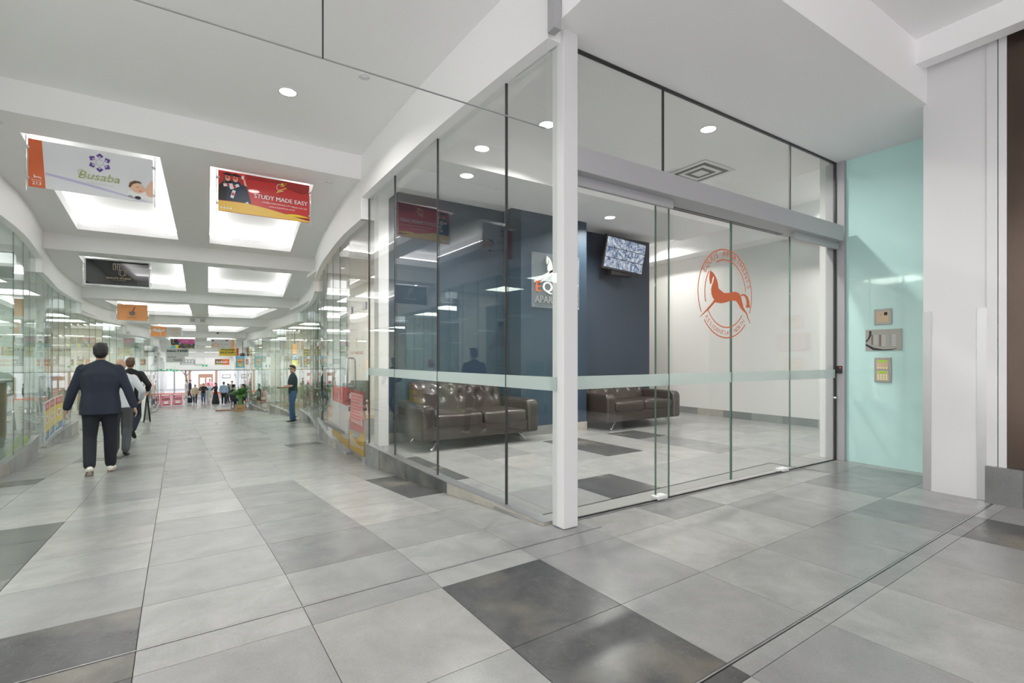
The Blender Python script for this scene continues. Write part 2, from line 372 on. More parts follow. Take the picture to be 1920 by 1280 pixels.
for i in range(-8, 14):
    for j in range(-9, 80):
        for (f0, f1) in ([(0, .295), (.315, 1)] if j == 0 and i <= 1 else [(0, .125), (.145, 1)] if j == -2 else [(0, 1)]):
            c = gp(i+.5, j+(f0+f1)/2)
            if c.y < 2.62: ok = -2.9 < c.x < 6.4; who = 'f'
            else:
                X = rw(c.y, .1)
                if c.x-TW/2 < X and c.x+TW/2 > lw(c.y, .25): cells.append((i, j, f0, f1, 0, 'f'))
                if c.x+TW/2 > X+.05 and c.y < 9 and c.x < 8.4 and c.y < 6.9: cells.append((i, j, f0, f1, max(0, (X-(c.x-TW/2))/TW), 'l'))
                continue
            if ok: cells.append((i, j, f0, f1, 0, who))
tile_me = {}
def tilemesh(w_, l_, m):
    k = (round(w_, 3), round(l_, 3), m)
    if k not in tile_me:
        b = B().box(-w_/2, w_/2, -l_/2, l_/2, -.012, 0); me = b.mesh('tile'); me.materials.append(MATS[m])
        bm = bmesh.new(); bm.from_mesh(me); bmesh.ops.recalc_face_normals(bm, faces=bm.faces); bm.to_mesh(me); bm.free(); tile_me[k] = me
    return tile_me[k]
rng = random.Random(3)
def tmat(i, j):
    if (i, j) in DARK: return 'tile_dark'
    if (i, j) in MID: return 'tile_mid'
    if (i, j) in GREY: return 'tile_grey'
    return TILES[(i*7919+j*104729+(i*j*31)) % 6]
todo = []
for (i, j, f0, f1, cx0, who) in cells:
    c = gp(i+(cx0+1)/2, j+(f0+f1)/2); wd = TW*(1-cx0)-.003; ln = TL*(f1-f0)-.003
    if who == 'l': z, tl = 0.0, 0
    else:
        ya, yb = c.y-ln/2, c.y+ln/2; z = (fz(ya)+fz(yb))/2; tl = math.atan2(fz(yb)-fz(ya), ln)
    pr = project((c.x, c.y, z)); size = 0
    if pr and -150 < pr[0] < 2070 and pr[1] < 1500: size = wd*ln*(EYE-z)/pr[2]**3
    todo.append((size, c, z, tl, wd, ln, tmat(i, j), who))
todo.sort(key=lambda q: -q[0])
cnt = {'f': 0, 'l': 0}; rest = {'f': B(), 'l': B()}; MI = ['tile_light', 'tile_warm', 'tile_grey', 'tile_mid', 'tile_dark']
for size, c, z, tl, wd, ln, m, who in todo:
    par = floor if who == 'f' else lobby_floor
    if size > 0 and cnt[who] < 298:
        o = link('tile', tilemesh(wd, ln, m), par); o.location = (c.x, c.y, z); o.rotation_euler = (tl, 0, PHI); cnt[who] += 1
    else:
        M = Matrix.Translation((c.x, c.y, z)) @ Matrix.Rotation(PHI, 4, 'Z') @ Matrix.Rotation(tl, 4, 'X')
        rest[who].box(-wd/2, wd/2, -ln/2, ln/2, -.012, 0, MI.index(m), M)
for who, par in (('f', floor), ('l', lobby_floor)):
    if rest[who].v: tag(rest[who].obj('far_tiles', MI, par), kind='stuff')
for a, b, j in ((-7, 2.1, .305), (-7, 7, -2+.135)):
    p, q = gp(a, j), gp(b, j)
    B().seg(p, q, .007, -.012, .0015).obj('joint_strip', 'steel', floor)
    B().seg(p+E2*.006, q+E2*.006, .003, -.012, .0005).obj('joint_strip', 'rubber', floor)

# ------------------------------------------------------------------ curved glass walls
wallR = sroot('wall_right', 'wavy wall of tall glass panes along the right side of the arcade', 'wall')
wallL = sroot('wall_left', 'wavy wall of greenish glass panes along the left side of the arcade', 'wall')
def pline(side, y, o): return Vector((rw(y, o), y)) if side > 0 else Vector((lw(y, o), y))
DOORS = []
def glass_bay(side, k):
    a, b = bounds(k); par = wallR if side > 0 else wallL; g = 'glass' if (side > 0 and k < 2) else 'glass_green'
    if k == 0:
        nodes = [2.56, 3.12, 4.25, 5.37, 6.33] if side > 0 else [3.5, 4.2, 4.9, 5.6, 6.33]
        nodes[-1] = 6.33; dr = None
    else:
        dr = (a+.12, a+.98); n = max(2, round((b-dr[1]-.05)/(.80 if k < 4 else 1.1)))
        nodes = [dr[1]+.02+(b-.04-dr[1]-.02)*i/n for i in range(n+1)]
        B().seg(pline(side, a+.02, .1), pline(side, a+.10, .1), .012, LV[k], ZG[k]).obj('glass_pane', g, par)
        B().seg(pline(side, dr[0]-.01, .1), pline(side, dr[1]+.01, .1), .012, LV[k]+2.09, ZG[k]).obj('glass_pane', g, par)
        DOORS.append((side, k, dr))
    for p, q in zip(nodes, nodes[1:]):
        P, Q = pline(side, p+.004, .1), pline(side, q-.004, .1)
        B().seg(P, Q, .012, LV[k]+.012, ZG[k]).obj('glass_pane', g, par)
        if k == 0 and side > 0:
            B().seg(P+Vector((-.0075, 0)), Q+Vector((-.0075, 0)), .001, .893, .985).obj('frosted_band', 'frost', par)
    for q in nodes[1:-1] if k else nodes[1:]:
        c = pline(side, q, .1); wd = .011 if k == 0 else .003; hx = .009 if k == 0 else .006
        B().box(c.x-hx, c.x+hx, q-wd/2, q+wd/2, LV[k]+.01, ZG[k]).obj('joint_seal', 'rubber' if k == 0 else 'glass_edge', par)
    # plinth of stone tiles under the glass
    if k == 0 and side > 0: cuts = [(2.64, 3.98, 'stone_beige'), (3.98, 4.9, 'tile_dark'), (4.9, 5.82, 'tile_dark'), (5.82, 6.34, 'tile_mid')]
    else:
        s0 = (a+1.0) if k else a; n = max(1, round((b-s0)/1.0)); cuts = [(s0+(b-.02-s0)*i/n, s0+(b-.02-s0)*(i+1)/n, ('tile_mid', 'tile_grey', 'stone_beige', 'tile_grey')[(i+k) % 4]) for i in range(n)]
        if k == 0: cuts = [(3.5, 4.5, 'tile_mid'), (4.5, 5.4, 'tile_grey'), (5.4, 6.33, 'tile_mid')]
    for p, q, m in cuts:
        bb = B(); y = p
        while y < q-1e-6:
            y2 = min(q, y+.31); P, Q = pline(side, y+.001, .10), pline(side, y2-.001 if y2 >= q-1e-6 else y2, .10)
            bb.seg(P, Q, .09, fz(y)-.03, LV[k]+.010, z0b=fz(y2)-.03); y = y2
        bb.obj('plinth_tile', m, par)
        bb = B(); P, Q = pline(side, p, .10), pline(side, q, .10); bb.seg(P, Q, .096, LV[k]+.010, LV[k]+.018); bb.obj('sill_trim', 'aluminium', par)
for k in range(9):
    for sd in (1, -1): glass_bay(sd, k)
dn = 0
for side, k, (y0, y1) in DOORS:
    if k > 5: continue
    dn += 1
    P, Q = pline(side, y0, .1), pline(side, y1, .1); d = (Q-P).normalized(); L = (Q-P).length
    where = ('right' if side > 0 else 'left')
    lab = {1: 'nearest', 2: 'second', 3: 'third', 4: 'fourth', 5: 'fifth'}[k]
    t = sroot('door_%d' % dn, 'frameless glass shop door with steel handle, %s on the %s wall' % (lab, where), 'door')
    t.location = (P.x, P.y, LV[k]); t.rotation_euler = (0, 0, math.atan2(d.y, d.x))
    B().box(.006, L-.006, -.006, .006, .015, 2.075).obj('door_leaf', 'glass' if side > 0 and k == 1 else 'glass_green', t)
    sgn = 1 if side > 0 else -1      # arcade lies on local +y for the right wall
    for (xa, xb, za, zb) in ((0, .12, 2.03, 2.13), (L-.12, L, 2.03, 2.13), (0, .14, .0, .075), (L-.10, L-.02, .80, .87)):
        B().box(xa, xb, -.018, .018, za, zb).obj('patch_fitting', 'steel', t, bevel=.004)
    xh = L-.07
    for yy in (.055, -.055):
        B().tube([(xh, 0, .98), (xh, yy*.8, .98), (xh, yy, 1.01), (xh, yy, 1.36), (xh, yy*.8, 1.39), (xh, 0, 1.39)], .0125, 10).obj('handle', 'steel', t, smooth=True)

# ------------------------------------------------------------------ stepped ceiling with light coffers
ceil = sroot('ceiling', 'white stepped plaster ceiling with glowing recessed coffers', 'ceiling')
B().box(-4, 6.4, -6, STEP[0], ZC[0], ZC[0]+.08).obj('ceiling_panel', 'ceiling_paint', ceil)
COF = {1: ((-1.5, -.35, -1.77, -.29), (.14, 1.3, .22, 1.70)), 2: ((-1.92, -.25, -2.2, -.25), (.22, 1.9, .30, 2.36)), 3: ((-2.26, -.2, -1.95, -.12), (.32, 2.35, .42, 2.03)), 4: ((-1.6, -.04, -1.35, 0), (.44, 2.0, .52, 1.81))}
for k in range(5, 9): COF[k] = ((-1.35, -.05, -1.35, -.05), (.5, 1.9, .5, 1.9))
for k in range(1, 9):
    a, b = bounds(k); z = ZC[k]; ya, yb = a+.52, b-.56
    if k == 8: ya, yb = a+.4, b-.4
    sl = [a+(ya-a)*i/2 for i in range(3)]+[ya+(yb-ya)*i/9 for i in range(1, 10)]+[yb+(b-yb)*i/2 for i in (1, 2)]
    cL, cR = COF[k]
    def xs(y):
        t = min(1, max(0, (y-ya)/(yb-ya)))
        return [lw(y, .09), cL[0]+(cL[2]-cL[0])*t, cL[1]+(cL[3]-cL[1])*t, cR[0]+(cR[2]-cR[0])*t, cR[1]+(cR[3]-cR[1])*t, rw(y, .09)]
    pl = B()
    for p, q in zip(sl, sl[1:]):
        A, C = xs(p), xs(q); inside = p >= ya-1e-6 and q <= yb+1e-6
        for n in range(5):
            if inside and n in (1, 3): continue
            pl.add([(A[n], p, z), (A[n+1], p, z), (C[n+1], q, z), (C[n], q, z)], [(0, 1, 2, 3)])
            pl.add([(A[n], p, z+.04), (A[n+1], p, z+.04), (C[n+1], q, z+.04), (C[n], q, z+.04)], [(3, 2, 1, 0)])
    pl.obj('ceiling_panel', 'ceiling_paint', ceil)
    B().box(lw(a, .4), rw(a, .4), a, a+.04, z+.002, ZC[k-1]+.01).obj('step_face', 'paint', ceil)
    for c in (cL, cR):
        cb = B(); lip, top, out = .16, .36, .13
        q0 = [(c[0], ya), (c[1], ya), (c[3], yb), (c[2], yb)]; q1 = [(c[0]-out, ya-out), (c[1]+out, ya-out), (c[3]+out, yb+out), (c[2]-out, yb+out)]
        V = [(x, y, z) for x, y in q0]+[(x, y, z+lip) for x, y in q0]+[(x, y, z+lip) for x, y in q1]+[(x, y, z+top) for x, y in q1]
        F = []
        for r0 in (0, 4, 8):
            for n in range(4): F.append((r0+n, r0+(n+1) % 4, r0+4+(n+1) % 4, r0+4+n))
        F.append((12, 13, 14, 15)); cb.add(V, F)
        o = cb.obj('coffer', 'paint', ceil)
        m1 = [((x+X)/2, (y+Y)/2) for (x, y), (X, Y) in zip(q0, q1)]
        for n in range(4):
            B().seg(m1[n], m1[(n+1) % 4], .05, z+lip+.004, z+lip+.03).obj('light_strip', 'led_strip', o)
for k in range(0, 9):
    a, b = bounds(k)
    for side in (1, -1):
        if k == 0: a = 2.53 if side > 0 else 3.5
        fb_ = B(); n = max(3, int((b-a)/.45))
        for i in range(n):
            y, y2 = a+(b-a)*i/n, a+(b-a)*(i+1)/n
            V = []
            for yy in (y, y2):
                for off, zz in ((0, ZG[k]), (0, ZC[k]), (.22 if k == 0 else .35, ZC[k]), (.22 if k == 0 else .35, ZG[k]+.02), (.13, ZG[k])):
                    p = pline(side, yy, off); V.append((p.x, yy, zz+(.06 if zz == ZC[k] and False else 0)))
            fb_.add(V, [(0, 1, 6, 5), (1, 2, 7, 6), (2, 3, 8, 7), (3, 4, 9, 8), (4, 0, 5, 9)])
        e0 = [fb_.v[i] for i in range(5)]; e1 = fb_.v[-5:]
        fb_.add(e0, [(0, 1, 2, 3, 4)]); fb_.add(e1, [(4, 3, 2, 1, 0)])
        fb_.obj('fascia', 'paint', ceil)
        if k < 8:
            P = pline(side, b, .01); x0, x1 = sorted((P.x, P.x+side*.34))
            B().box(x0, x1, b-.01, b+.03, ZG[k+1], ZG[k]+.01).obj('fascia_return', 'paint', ceil)
B().box(1.93, 6.3, 1.6, 2.66, 3.24, 3.7).obj('door_soffit', 'ceiling_paint', ceil)
B().box(1.87, 1.925, 2.43, 2.50, 3.165, 3.7).obj('expansion_joint', 'aluminium_paint', ceil)
B().box(4.93, 5.06, -6, 1.6, 3.5, 3.7).obj('downstand_beam', 'paint', ceil)
B().box(5.06, 6.3, -6, 1.66, 3.58, 3.7).obj('ceiling_panel', 'ceiling_paint', ceil)

# suspended glass smoke baffle across the arcade
sb = thing('smoke_baffle', 'clear glass smoke baffle hanging from the ceiling across the arcade', 'smoke baffle', (0, 2.5, 2.56))
for x0, x1 in ((-2.2, .511), (.519, 1.86)):
    B().box(x0, x1, -.005, .005, 0, 1.13).obj('glass_sheet', 'glass_baffle', sb)
    B().box(x0, x1, -.0052, .0052, -.002, .002).obj('sheet_edge', 'p_grey', sb)
B().box(.512, .518, -.006, .006, 0, 1.13).obj('joint_seal', 'rubber', sb)

# ------------------------------------------------------------------ lobby shell
def wallbox(name, x0, x1, y0, y1, z0, z1, m, label): return struct(name, B().box(x0, x1, y0, y1, z0, z1), m, label, 'wall')
wb = wallbox('wall_lobby_back', 1.98, 3.87, 6.27, 6.4, 0, 3.35, 'blue_paint', 'dark blue lobby wall behind the nearer sofa')
wp = wallbox('wall_lobby_pier', 3.87, 5.09, 5.8, 6.4, 0, 3.3, 'blue_paint', 'blue pier between the two lobby recesses')
wr_ = wallbox('wall_lobby_recess', 5.09, 7.15, 6.38, 6.5, 0, 3.5, 'blue_dark', 'dark slate blue recess wall behind the further sofa')
wallbox('wall_lift_passage', 7.05, 7.15, 6.5, 9.0, 0, 3.5, 'cream_paint', 'pale side wall of the passage behind the blue recess')
wallbox('wall_lift_end', 7.15, 8.4, 9.0, 9.1, 0, 3.5, 'cream_paint', 'pale end wall of the passage beside the blue recess')
ww = wallbox('wall_lobby_white', 8.35, 8.45, 2.6, 9.0, 0, 3.6, 'cream_paint', 'plain white lobby wall behind the sliding doors')
wallbox('wall_lobby_front', 5.92, 8.4, 2.70, 2.8, 0, 3.6, 'cream_paint', 'inner face of the wall beside the lobby doors')
struct('trim_1', B().box(1.93, 2.06, 6.12, 6.30, -.3, 3.2), 'white_gloss', 'white post at the end of the blue lobby wall', 'trim')
def skirt(par, a, b, th, n):
    a, b = Vector(a), Vector(b)
    for i in range(n):
        p, q = a+(b-a)*(i/n), a+(b-a)*((i+1)/n); dd = (q-p).normalized()*.001
        B().seg(p+dd, q-dd, th, 0, .13).obj('skirting_tile', ('tile_mid', 'stone_beige', 'tile_mid', 'tile_grey')[i % 4], par)
skirt(wb, (2.06, 6.265), (3.87, 6.265), .02, 3); skirt(wp, (3.87, 5.795), (5.09, 5.795), .02, 2); skirt(wp, (3.865, 5.8), (3.865, 6.26), .02, 1); skirt(wp, (5.095, 5.8), (5.095, 6.37), .02, 1)
skirt(wr_, (5.1, 6.375), (7.15, 6.375), .02, 4); skirt(ww, (8.345, 2.85), (8.345, 9), .02, 11)
lc = sroot('ceiling_lobby', 'white lobby ceiling with a dropped plaster bulkhead', 'ceiling')
B().box(1.93, 8.4, 2.66, 4.8, 3.5, 3.6).obj('ceiling_panel', 'ceiling_paint', lc)
B().box(1.9, 7.3, 4.8, 5.8, 3.21, 3.6).obj('dropped_bulkhead', 'ceiling_paint', lc)
B().box(1.9, 3.87, 5.8, 6.4, 3.3, 3.6).obj('ceiling_panel', 'ceiling_paint', lc)
B().box(5.09, 7.3, 5.8, 6.5, 3.27, 3.6).obj('ceiling_panel', 'ceiling_paint', lc)
B().box(7.05, 8.4, 4.8, 9.1, 3.42, 3.6).obj('ceiling_panel', 'ceiling_paint', lc)
B().box(7.95, 8.36, 2.8, 9.0, 3.1, 3.5).obj('wall_bulkhead', 'ceiling_paint', lc)
B().box(1.9, 2.1, 2.66, 6.4, 3.17, 3.6).obj('glass_head_bulkhead', 'ceiling_paint', lc)

# lobby front: post, glazing, sliding doors
struct('trim_2', B().box(2.0, 2.12, 2.5, 2.62, 0, 3.245), 'white_gloss', 'white square steel post at the glass corner', 'post', bevel=.004)
wf = sroot('wall_lobby_glass', 'glazed lobby front with fixed panes above and beside the sliding doors', 'wall')
Y0 = 2.62
for x0, x1 in ((2.12, 3.085), (3.095, 4.945), (4.955, 5.86)):
    B().box(x0, x1, Y0-.006, Y0+.006, 2.5, 3.235).obj('glass_pane', 'glass', wf)
B().box(2.12, 3.16, Y0-.006, Y0+.006, .012, 2.36).obj('glass_pane', 'glass', wf)
B().box(4.95, 5.86, Y0-.006, Y0+.006, .012, 2.36).obj('glass_pane', 'glass', wf)
for x in (3.09, 4.95): B().box(x-.006, x+.006, Y0-.008, Y0+.008, 2.5, 3.235).obj('joint_seal', 'rubber', wf)
B().box(2.12, 5.87, Y0-.01, Y0+.01, 3.222, 3.245).obj('head_channel', 'black_metal', wf)
B().box(5.855, 5.875, Y0-.012, Y0+.012, 0, 3.235).obj('joint_seal', 'black_metal', wf)
B().box(5.875, 5.925, 2.53, 2.72, 0, 3.24).obj('jamb', 'aluminium_paint', wf, bevel=.003)
B().box(2.12, 5.86, Y0-.006, Y0+.008, 0, .010).obj('floor_channel', 'black_metal', wf)
for x0, x1 in ((2.12, 3.15), (4.955, 5.855)): B().box(x0, x1, Y0-.008, Y0-.007, .893, .985).obj('frosted_band', 'frost', wf)
sd = sroot('door_lobby', 'pair of frameless sliding glass doors with an orange horse emblem', 'door')
hd = B().box(2.12, 5.79, 2.5, 2.74, 2.352, 2.516).obj('operator_header', 'aluminium_paint', sd, bevel=.004)
B().box(2.12, 3.16, 2.575, 2.60, 2.285, 2.352).obj('track_cover', 'aluminium_paint', sd)
B().box(4.95, 5.86, 2.575, 2.60, 2.285, 2.352).obj('track_cover', 'aluminium_paint', sd)
B().box(3.16, 4.95, 2.685, 2.735, 2.349, 2.354).obj('track_slot', 'black_metal', sd)
YD = 2.66
for x0, x1 in ((3.045, 4.036), (4.044, 5.03)):
    lf_ = B().box(x0, x1, YD-.006, YD+.006, .02, 2.33).obj('door_leaf', 'glass', sd)
    B().box(x0, x1, YD-.0085, YD-.0075, .893, .985).obj('frosted_band', 'frost', lf_)
    xe = x0+.006 if x0 < 4 else x1-.006
    B().box(xe-.0025, xe+.0025, YD-.007, YD+.007, .02, 2.33).obj('edge_seal', 'glass_edge', lf_)
    xe = x1-.002 if x0 < 4 else x0+.002
    B().box(xe-.0015, xe+.0015, YD-.007, YD+.007, .02, 2.33).obj('edge_seal', 'glass_edge', lf_)
B().box(3.158, 3.1605, Y0-.0075, Y0+.0075, .012, 2.36).obj('pane_edge', 'glass_edge', wf)
for x in (3.08, 4.86): B().box(x-.06, x+.06, YD-.05, YD+.02, 0, .03).obj('floor_guide', 'white_gloss', sd, bevel=.006)
# orange emblem on the door glass
EX, EZ, ER = 3.955, 1.68, .395
def em(poly): return [(EX+(x-502)/288*ER, EZ-(y-637)/485*ER) for x, y in poly]
HORSE = [(345, 396), (336, 418), (330, 460), (329, 505), (335, 548), (346, 556), (353, 535), (360, 498), (368, 470), (376, 472), (376, 488), (368, 525), (355, 565), (347, 605), (350, 655), (362, 692), (378, 712), (358, 748), (300, 825), (232, 910), (240, 908), (330, 818), (388, 740), (412, 745), (450, 746), (495, 734), (540, 713), (590, 702), (614, 706), (636, 740), (662, 783), (692, 812), (722, 834), (738, 882), (770, 946), (774, 942), (748, 880), (735, 826), (712, 798), (694, 765), (681, 715), (672, 675), (662, 640), (648, 618), (610, 602), (570, 609), (520, 627), (480, 630), (450, 610), (424, 590), (416, 530), (400, 478), (378, 438), (358, 420), (346, 417)]
TAIL = [(660, 640), (680, 618), (712, 617), (742, 640), (760, 690), (769, 765), (719, 768), (728, 730), (726, 685), (712, 650), (692, 634), (668, 644)]
HEM = [(x, z) for x, z in [(0, 0)]]
def ring(b, r, a0, a1, wd, y): b.strip(circ(EX, EZ, r*ER, 60, a0, a1), circ(EX, EZ, (r-wd)*ER, 60, a0, a1), y, closed=False)
eb = B(); yy = YD-.0095
eb.flat(em(HORSE), yy); eb.flat(em(TAIL), yy)
for r, spans in ((1.0, ((-24, 207), (218, 318))), (.77, ((7, 118), (143, 197), (212, 323)))):
    for a0, a1 in spans: ring(eb, r, a0, a1, .026, yy)
arctext(eb, 'EQUUS APARTMENTS', EX, EZ, .83*ER, 148, 14, .052, y=yy); arctext(eb, 'RESIDENTIAL NORTH', EX, EZ, .93*ER, 219, 317, .040, y=yy, inside=True)
eo = eb.obj('horse_emblem', 'p_orange', sd); eo['label'] = 'round orange horse emblem with lettering around it'

# right side: green glass, white column, bronze panel
wg = struct('wall_green_glass', B().box(5.92, 5.94, 1.4, 2.535, 0, 3.24), 'glass_green_back', 'tall aqua back-painted glass panel beside the sliding doors', 'wall')
wallbox('wall_behind_green', 5.945, 6.3, 1.2, 2.7, 0, 3.24, 'paint', 'white wall behind the aqua glass panel')
wc = struct('wall_column', B().box(5.17, 5.9, 1.228, 1.625, 0, 3.6), 'white_gloss', 'white square column with steel corner guards at the right', 'column')
for y0, y1 in ((1.572, 1.628), (1.225, 1.285)): B().box(5.165, 5.22, y0, y1, .002, 1.5).obj('corner_guard', 'steel', wc)
wd_ = sroot('wall_right_front', 'white framed dark bronze wall panel above a stone base', 'wall')
B().box(5.19, 5.5, -6, 1.226, 0, 3.58).obj('backing', 'paint', wd_)
B().box(5.155, 5.19, 1.165, 1.226, .28, 3.58).obj('frame', 'white_gloss', wd_); B().box(5.15, 5.19, 1.113, 1.158, .28, 3.58).obj('frame', 'white_gloss', wd_)
B().box(5.16, 5.188, -3, 1.112, .285, 3.56).obj('bronze_sheet', 'bronze_panel', wd_)
yb_ = 1.226
for i in range(5): B().box(5.11, 5.19, yb_-.21*(i+1)+.001, yb_-.21*i-.001, 0, .28).obj('base_tile', 'tile_mid', wd_)
# ------------------------------------------------------------------ lamps
def downlight(x, y, z, label, power, r=.075, group=None, spread=150):
    t = thing('downlight', label, 'downlight', (x, y, z), group=group)
    n = 28; b = B(); b.strip(circ(0, 0, r*1.18, n), circ(0, 0, r, n)); b.v = [(x_, z_, -.006) for x_, _, z_ in b.v]
    b.add([(px, pz, 0) for px, pz in circ(0, 0, r*1.18, n)]+[(px, pz, -.006) for px, pz in circ(0, 0, r*1.18, n)], [(i, (i+1) % n, n+(i+1) % n, n+i) for i in range(n)])
    b.obj('trim_ring', 'white_gloss', t)
    B().cyl((0, 0, -.004), r, .003, n=n).obj('lens', 'lamp', t)
    l = bpy.data.lights.new('downlight_glow', 'AREA'); l.shape = 'DISK'; l.size = r*2; l.energy = power; l.color = (1, .97, .93); l.spread = R(spread)
    o = link('downlight_glow', l, t); o.location = (0, 0, -.012)
downlight(.75, 5.21, 3.70, 'round recessed downlight in the near arcade ceiling', LIGHT['down']*3)
for x, y, l in ((-1.3, .8, 'left of the viewer'), (-1.3, -2.4, 'behind the viewer on the left'), (3.4, -.2, 'right of the viewer'), (3.4, -2.8, 'behind the viewer on the right'), (-1.3, 3.6, 'near left, beyond the smoke baffle')):
    downlight(x, y, 3.70, 'recessed fill downlight added out of frame, '+l, LIGHT['down']*3)  # unseen fill lamps, added to light the near arcade
downlight(2.62, 5.05, 3.21, 'lobby downlight seen through the corner glass pane', LIGHT['lobby'])
downlight(4.50, 3.22, 3.50, 'lobby downlight above the sliding doors', LIGHT['lobby']*1.3)
downlight(5.20, 5.40, 3.21, 'lobby downlight in the bulkhead before the further sofa', LIGHT['lobby'])
downlight(3.02, 4.05, 3.50, 'lobby downlight partly hidden by the white post', LIGHT['lobby']*1.3)
downlight(7.7, 3.2, 3.50, 'extra lobby fill downlight added out of sight behind the aqua panel wall', LIGHT['lobby']*1.3)  # extra unseen lamp, added to brighten the lobby
downlight(7.5, 6.6, 3.42, 'lobby downlight washing the white wall', LIGHT['lobby']*.8)
def detector(x, y, z, label, r=.05):
    t = thing('smoke_detector', label, 'detector', (x, y, z)); B().cyl((0, 0, -.012), r, .012, n=24).obj('base_plate', 'white_gloss', t); B().cyl((0, 0, -.02), r*.55, .008, n=20).obj('sensor_cap', 'white_gloss', t)
detector(1.30, 4.54, 3.7, 'small round ceiling detector near the smoke baffle'); detector(1.44, 6.62, 3.39, 'small round ceiling detector right of the red banner'); detector(-1.62, 6.66, 3.39, 'small round ceiling detector at the far left edge')
detector(-1.35, 12.32, 3.09, 'small round ceiling detector above the black banner'); detector(1.05, 12.3, 3.09, 'small round ceiling detector before the second right coffer')

# ------------------------------------------------------------------ hanging banners
def banner(name, label, x, y, z, w_, h_, bgm, paint, rods=True, frame=0, ztop=None):
    """x,z = panel centre; the panel faces the viewer"""
    t = thing(name, label, 'banner', (x, y, z-h_/2)); zc = h_/2
    p = B().box(-w_/2, w_/2, -.006, .006, 0, h_).obj('panel', bgm, t)
    zt = (ztop or ZC[bay(y)])-(z-h_/2)
    if frame:
        for a in ((-w_/2-frame, -w_/2, 0, h_), (w_/2, w_/2+frame, 0, h_), (-w_/2-frame, w_/2+frame, -frame, 0), (-w_/2-frame, w_/2+frame, h_, h_+frame)):
            B().box(a[0], a[1], -.008, .008, a[2], a[3]).obj('clear_edge', 'p_pale', t)
    if rods:
        for s in (-1, 1):
            xr = s*(w_/2+.018+frame)
            B().cyl((xr, 0, -.04), .0045, zt+.04, n=8).obj('rod', 'chrome', t)
            for zz in (.09, h_-.09):
                xa = sorted((s*(w_/2+frame-.012), xr+s*.008))
                B().box(xa[0], xa[1], -.012, .012, zz-.012, zz+.012).obj('clamp', 'chrome', t, bevel=.003)
    L = []
    def layer(m, nm='printed_shape'):
        L.append((m, nm, B())); return L[-1][2]
    Pen.K = max(1, y/4); paint(layer, w_, h_)
    for m, nm, b in L: b.obj(nm, m, t)
    return t
class Pen:
    """draw in panel fractions: x from left 0..1, z from bottom 0..1"""
    K = 1
    def __init__(s, layer, w_, h_): s.L, s.w, s.h, s.y, s.d = layer, w_, h_, -.006-.0008*Pen.K, .0002*Pen.K
    def X(s, x): return (x-.5)*s.w
    def Z(s, z): return z*s.h
    def poly(s, m, pts): s.y -= s.d; s.L(m).flat([(s.X(x), s.Z(z)) for x, z in pts], s.y)
    def rect(s, m, x0, x1, z0, z1): s.poly(m, [(x0, z0), (x1, z0), (x1, z1), (x0, z1)])
    def oval(s, m, x, z, r, rz=None, n=28): s.y -= s.d; s.L(m).flat(circ(s.X(x), s.Z(z), r, n, rz=rz), s.y)
    def ring(s, m, x, z, r, wd, a0=0, a1=360, rz=None):
        s.y -= s.d; q = 1 if rz is None else rz/r
        s.L(m).strip(circ(s.X(x), s.Z(z), r, 40, a0, a1, rz=r*q), circ(s.X(x), s.Z(z), r-wd, 40, a0, a1, rz=(r-wd)*q), s.y, closed=a1-a0 >= 360)
    def text(s, m, st, x, z, h, width=None, **k):
        s.y -= s.d; b = s.L(m, 'lettering'); text(b, st, s.X(x), s.Z(z), h, width=width, y=s.y, **k)
    def band(s, m, top, bot):
        s.poly(m, top+bot[::-1])
def curve(f, x0, x1, n=16): return [(x0+(x1-x0)*i/n, f((i)/n)) for i in range(n+1)]
def tiny_horse(P, m, x, z, s):
    b = P.L(m); P.y -= P.d
    for poly in (HORSE, TAIL): b.flat([(P.X(x)+(px-502)/540*s, P.Z(z)-(py-660)/540*s*.62) for px, py in poly], P.y)

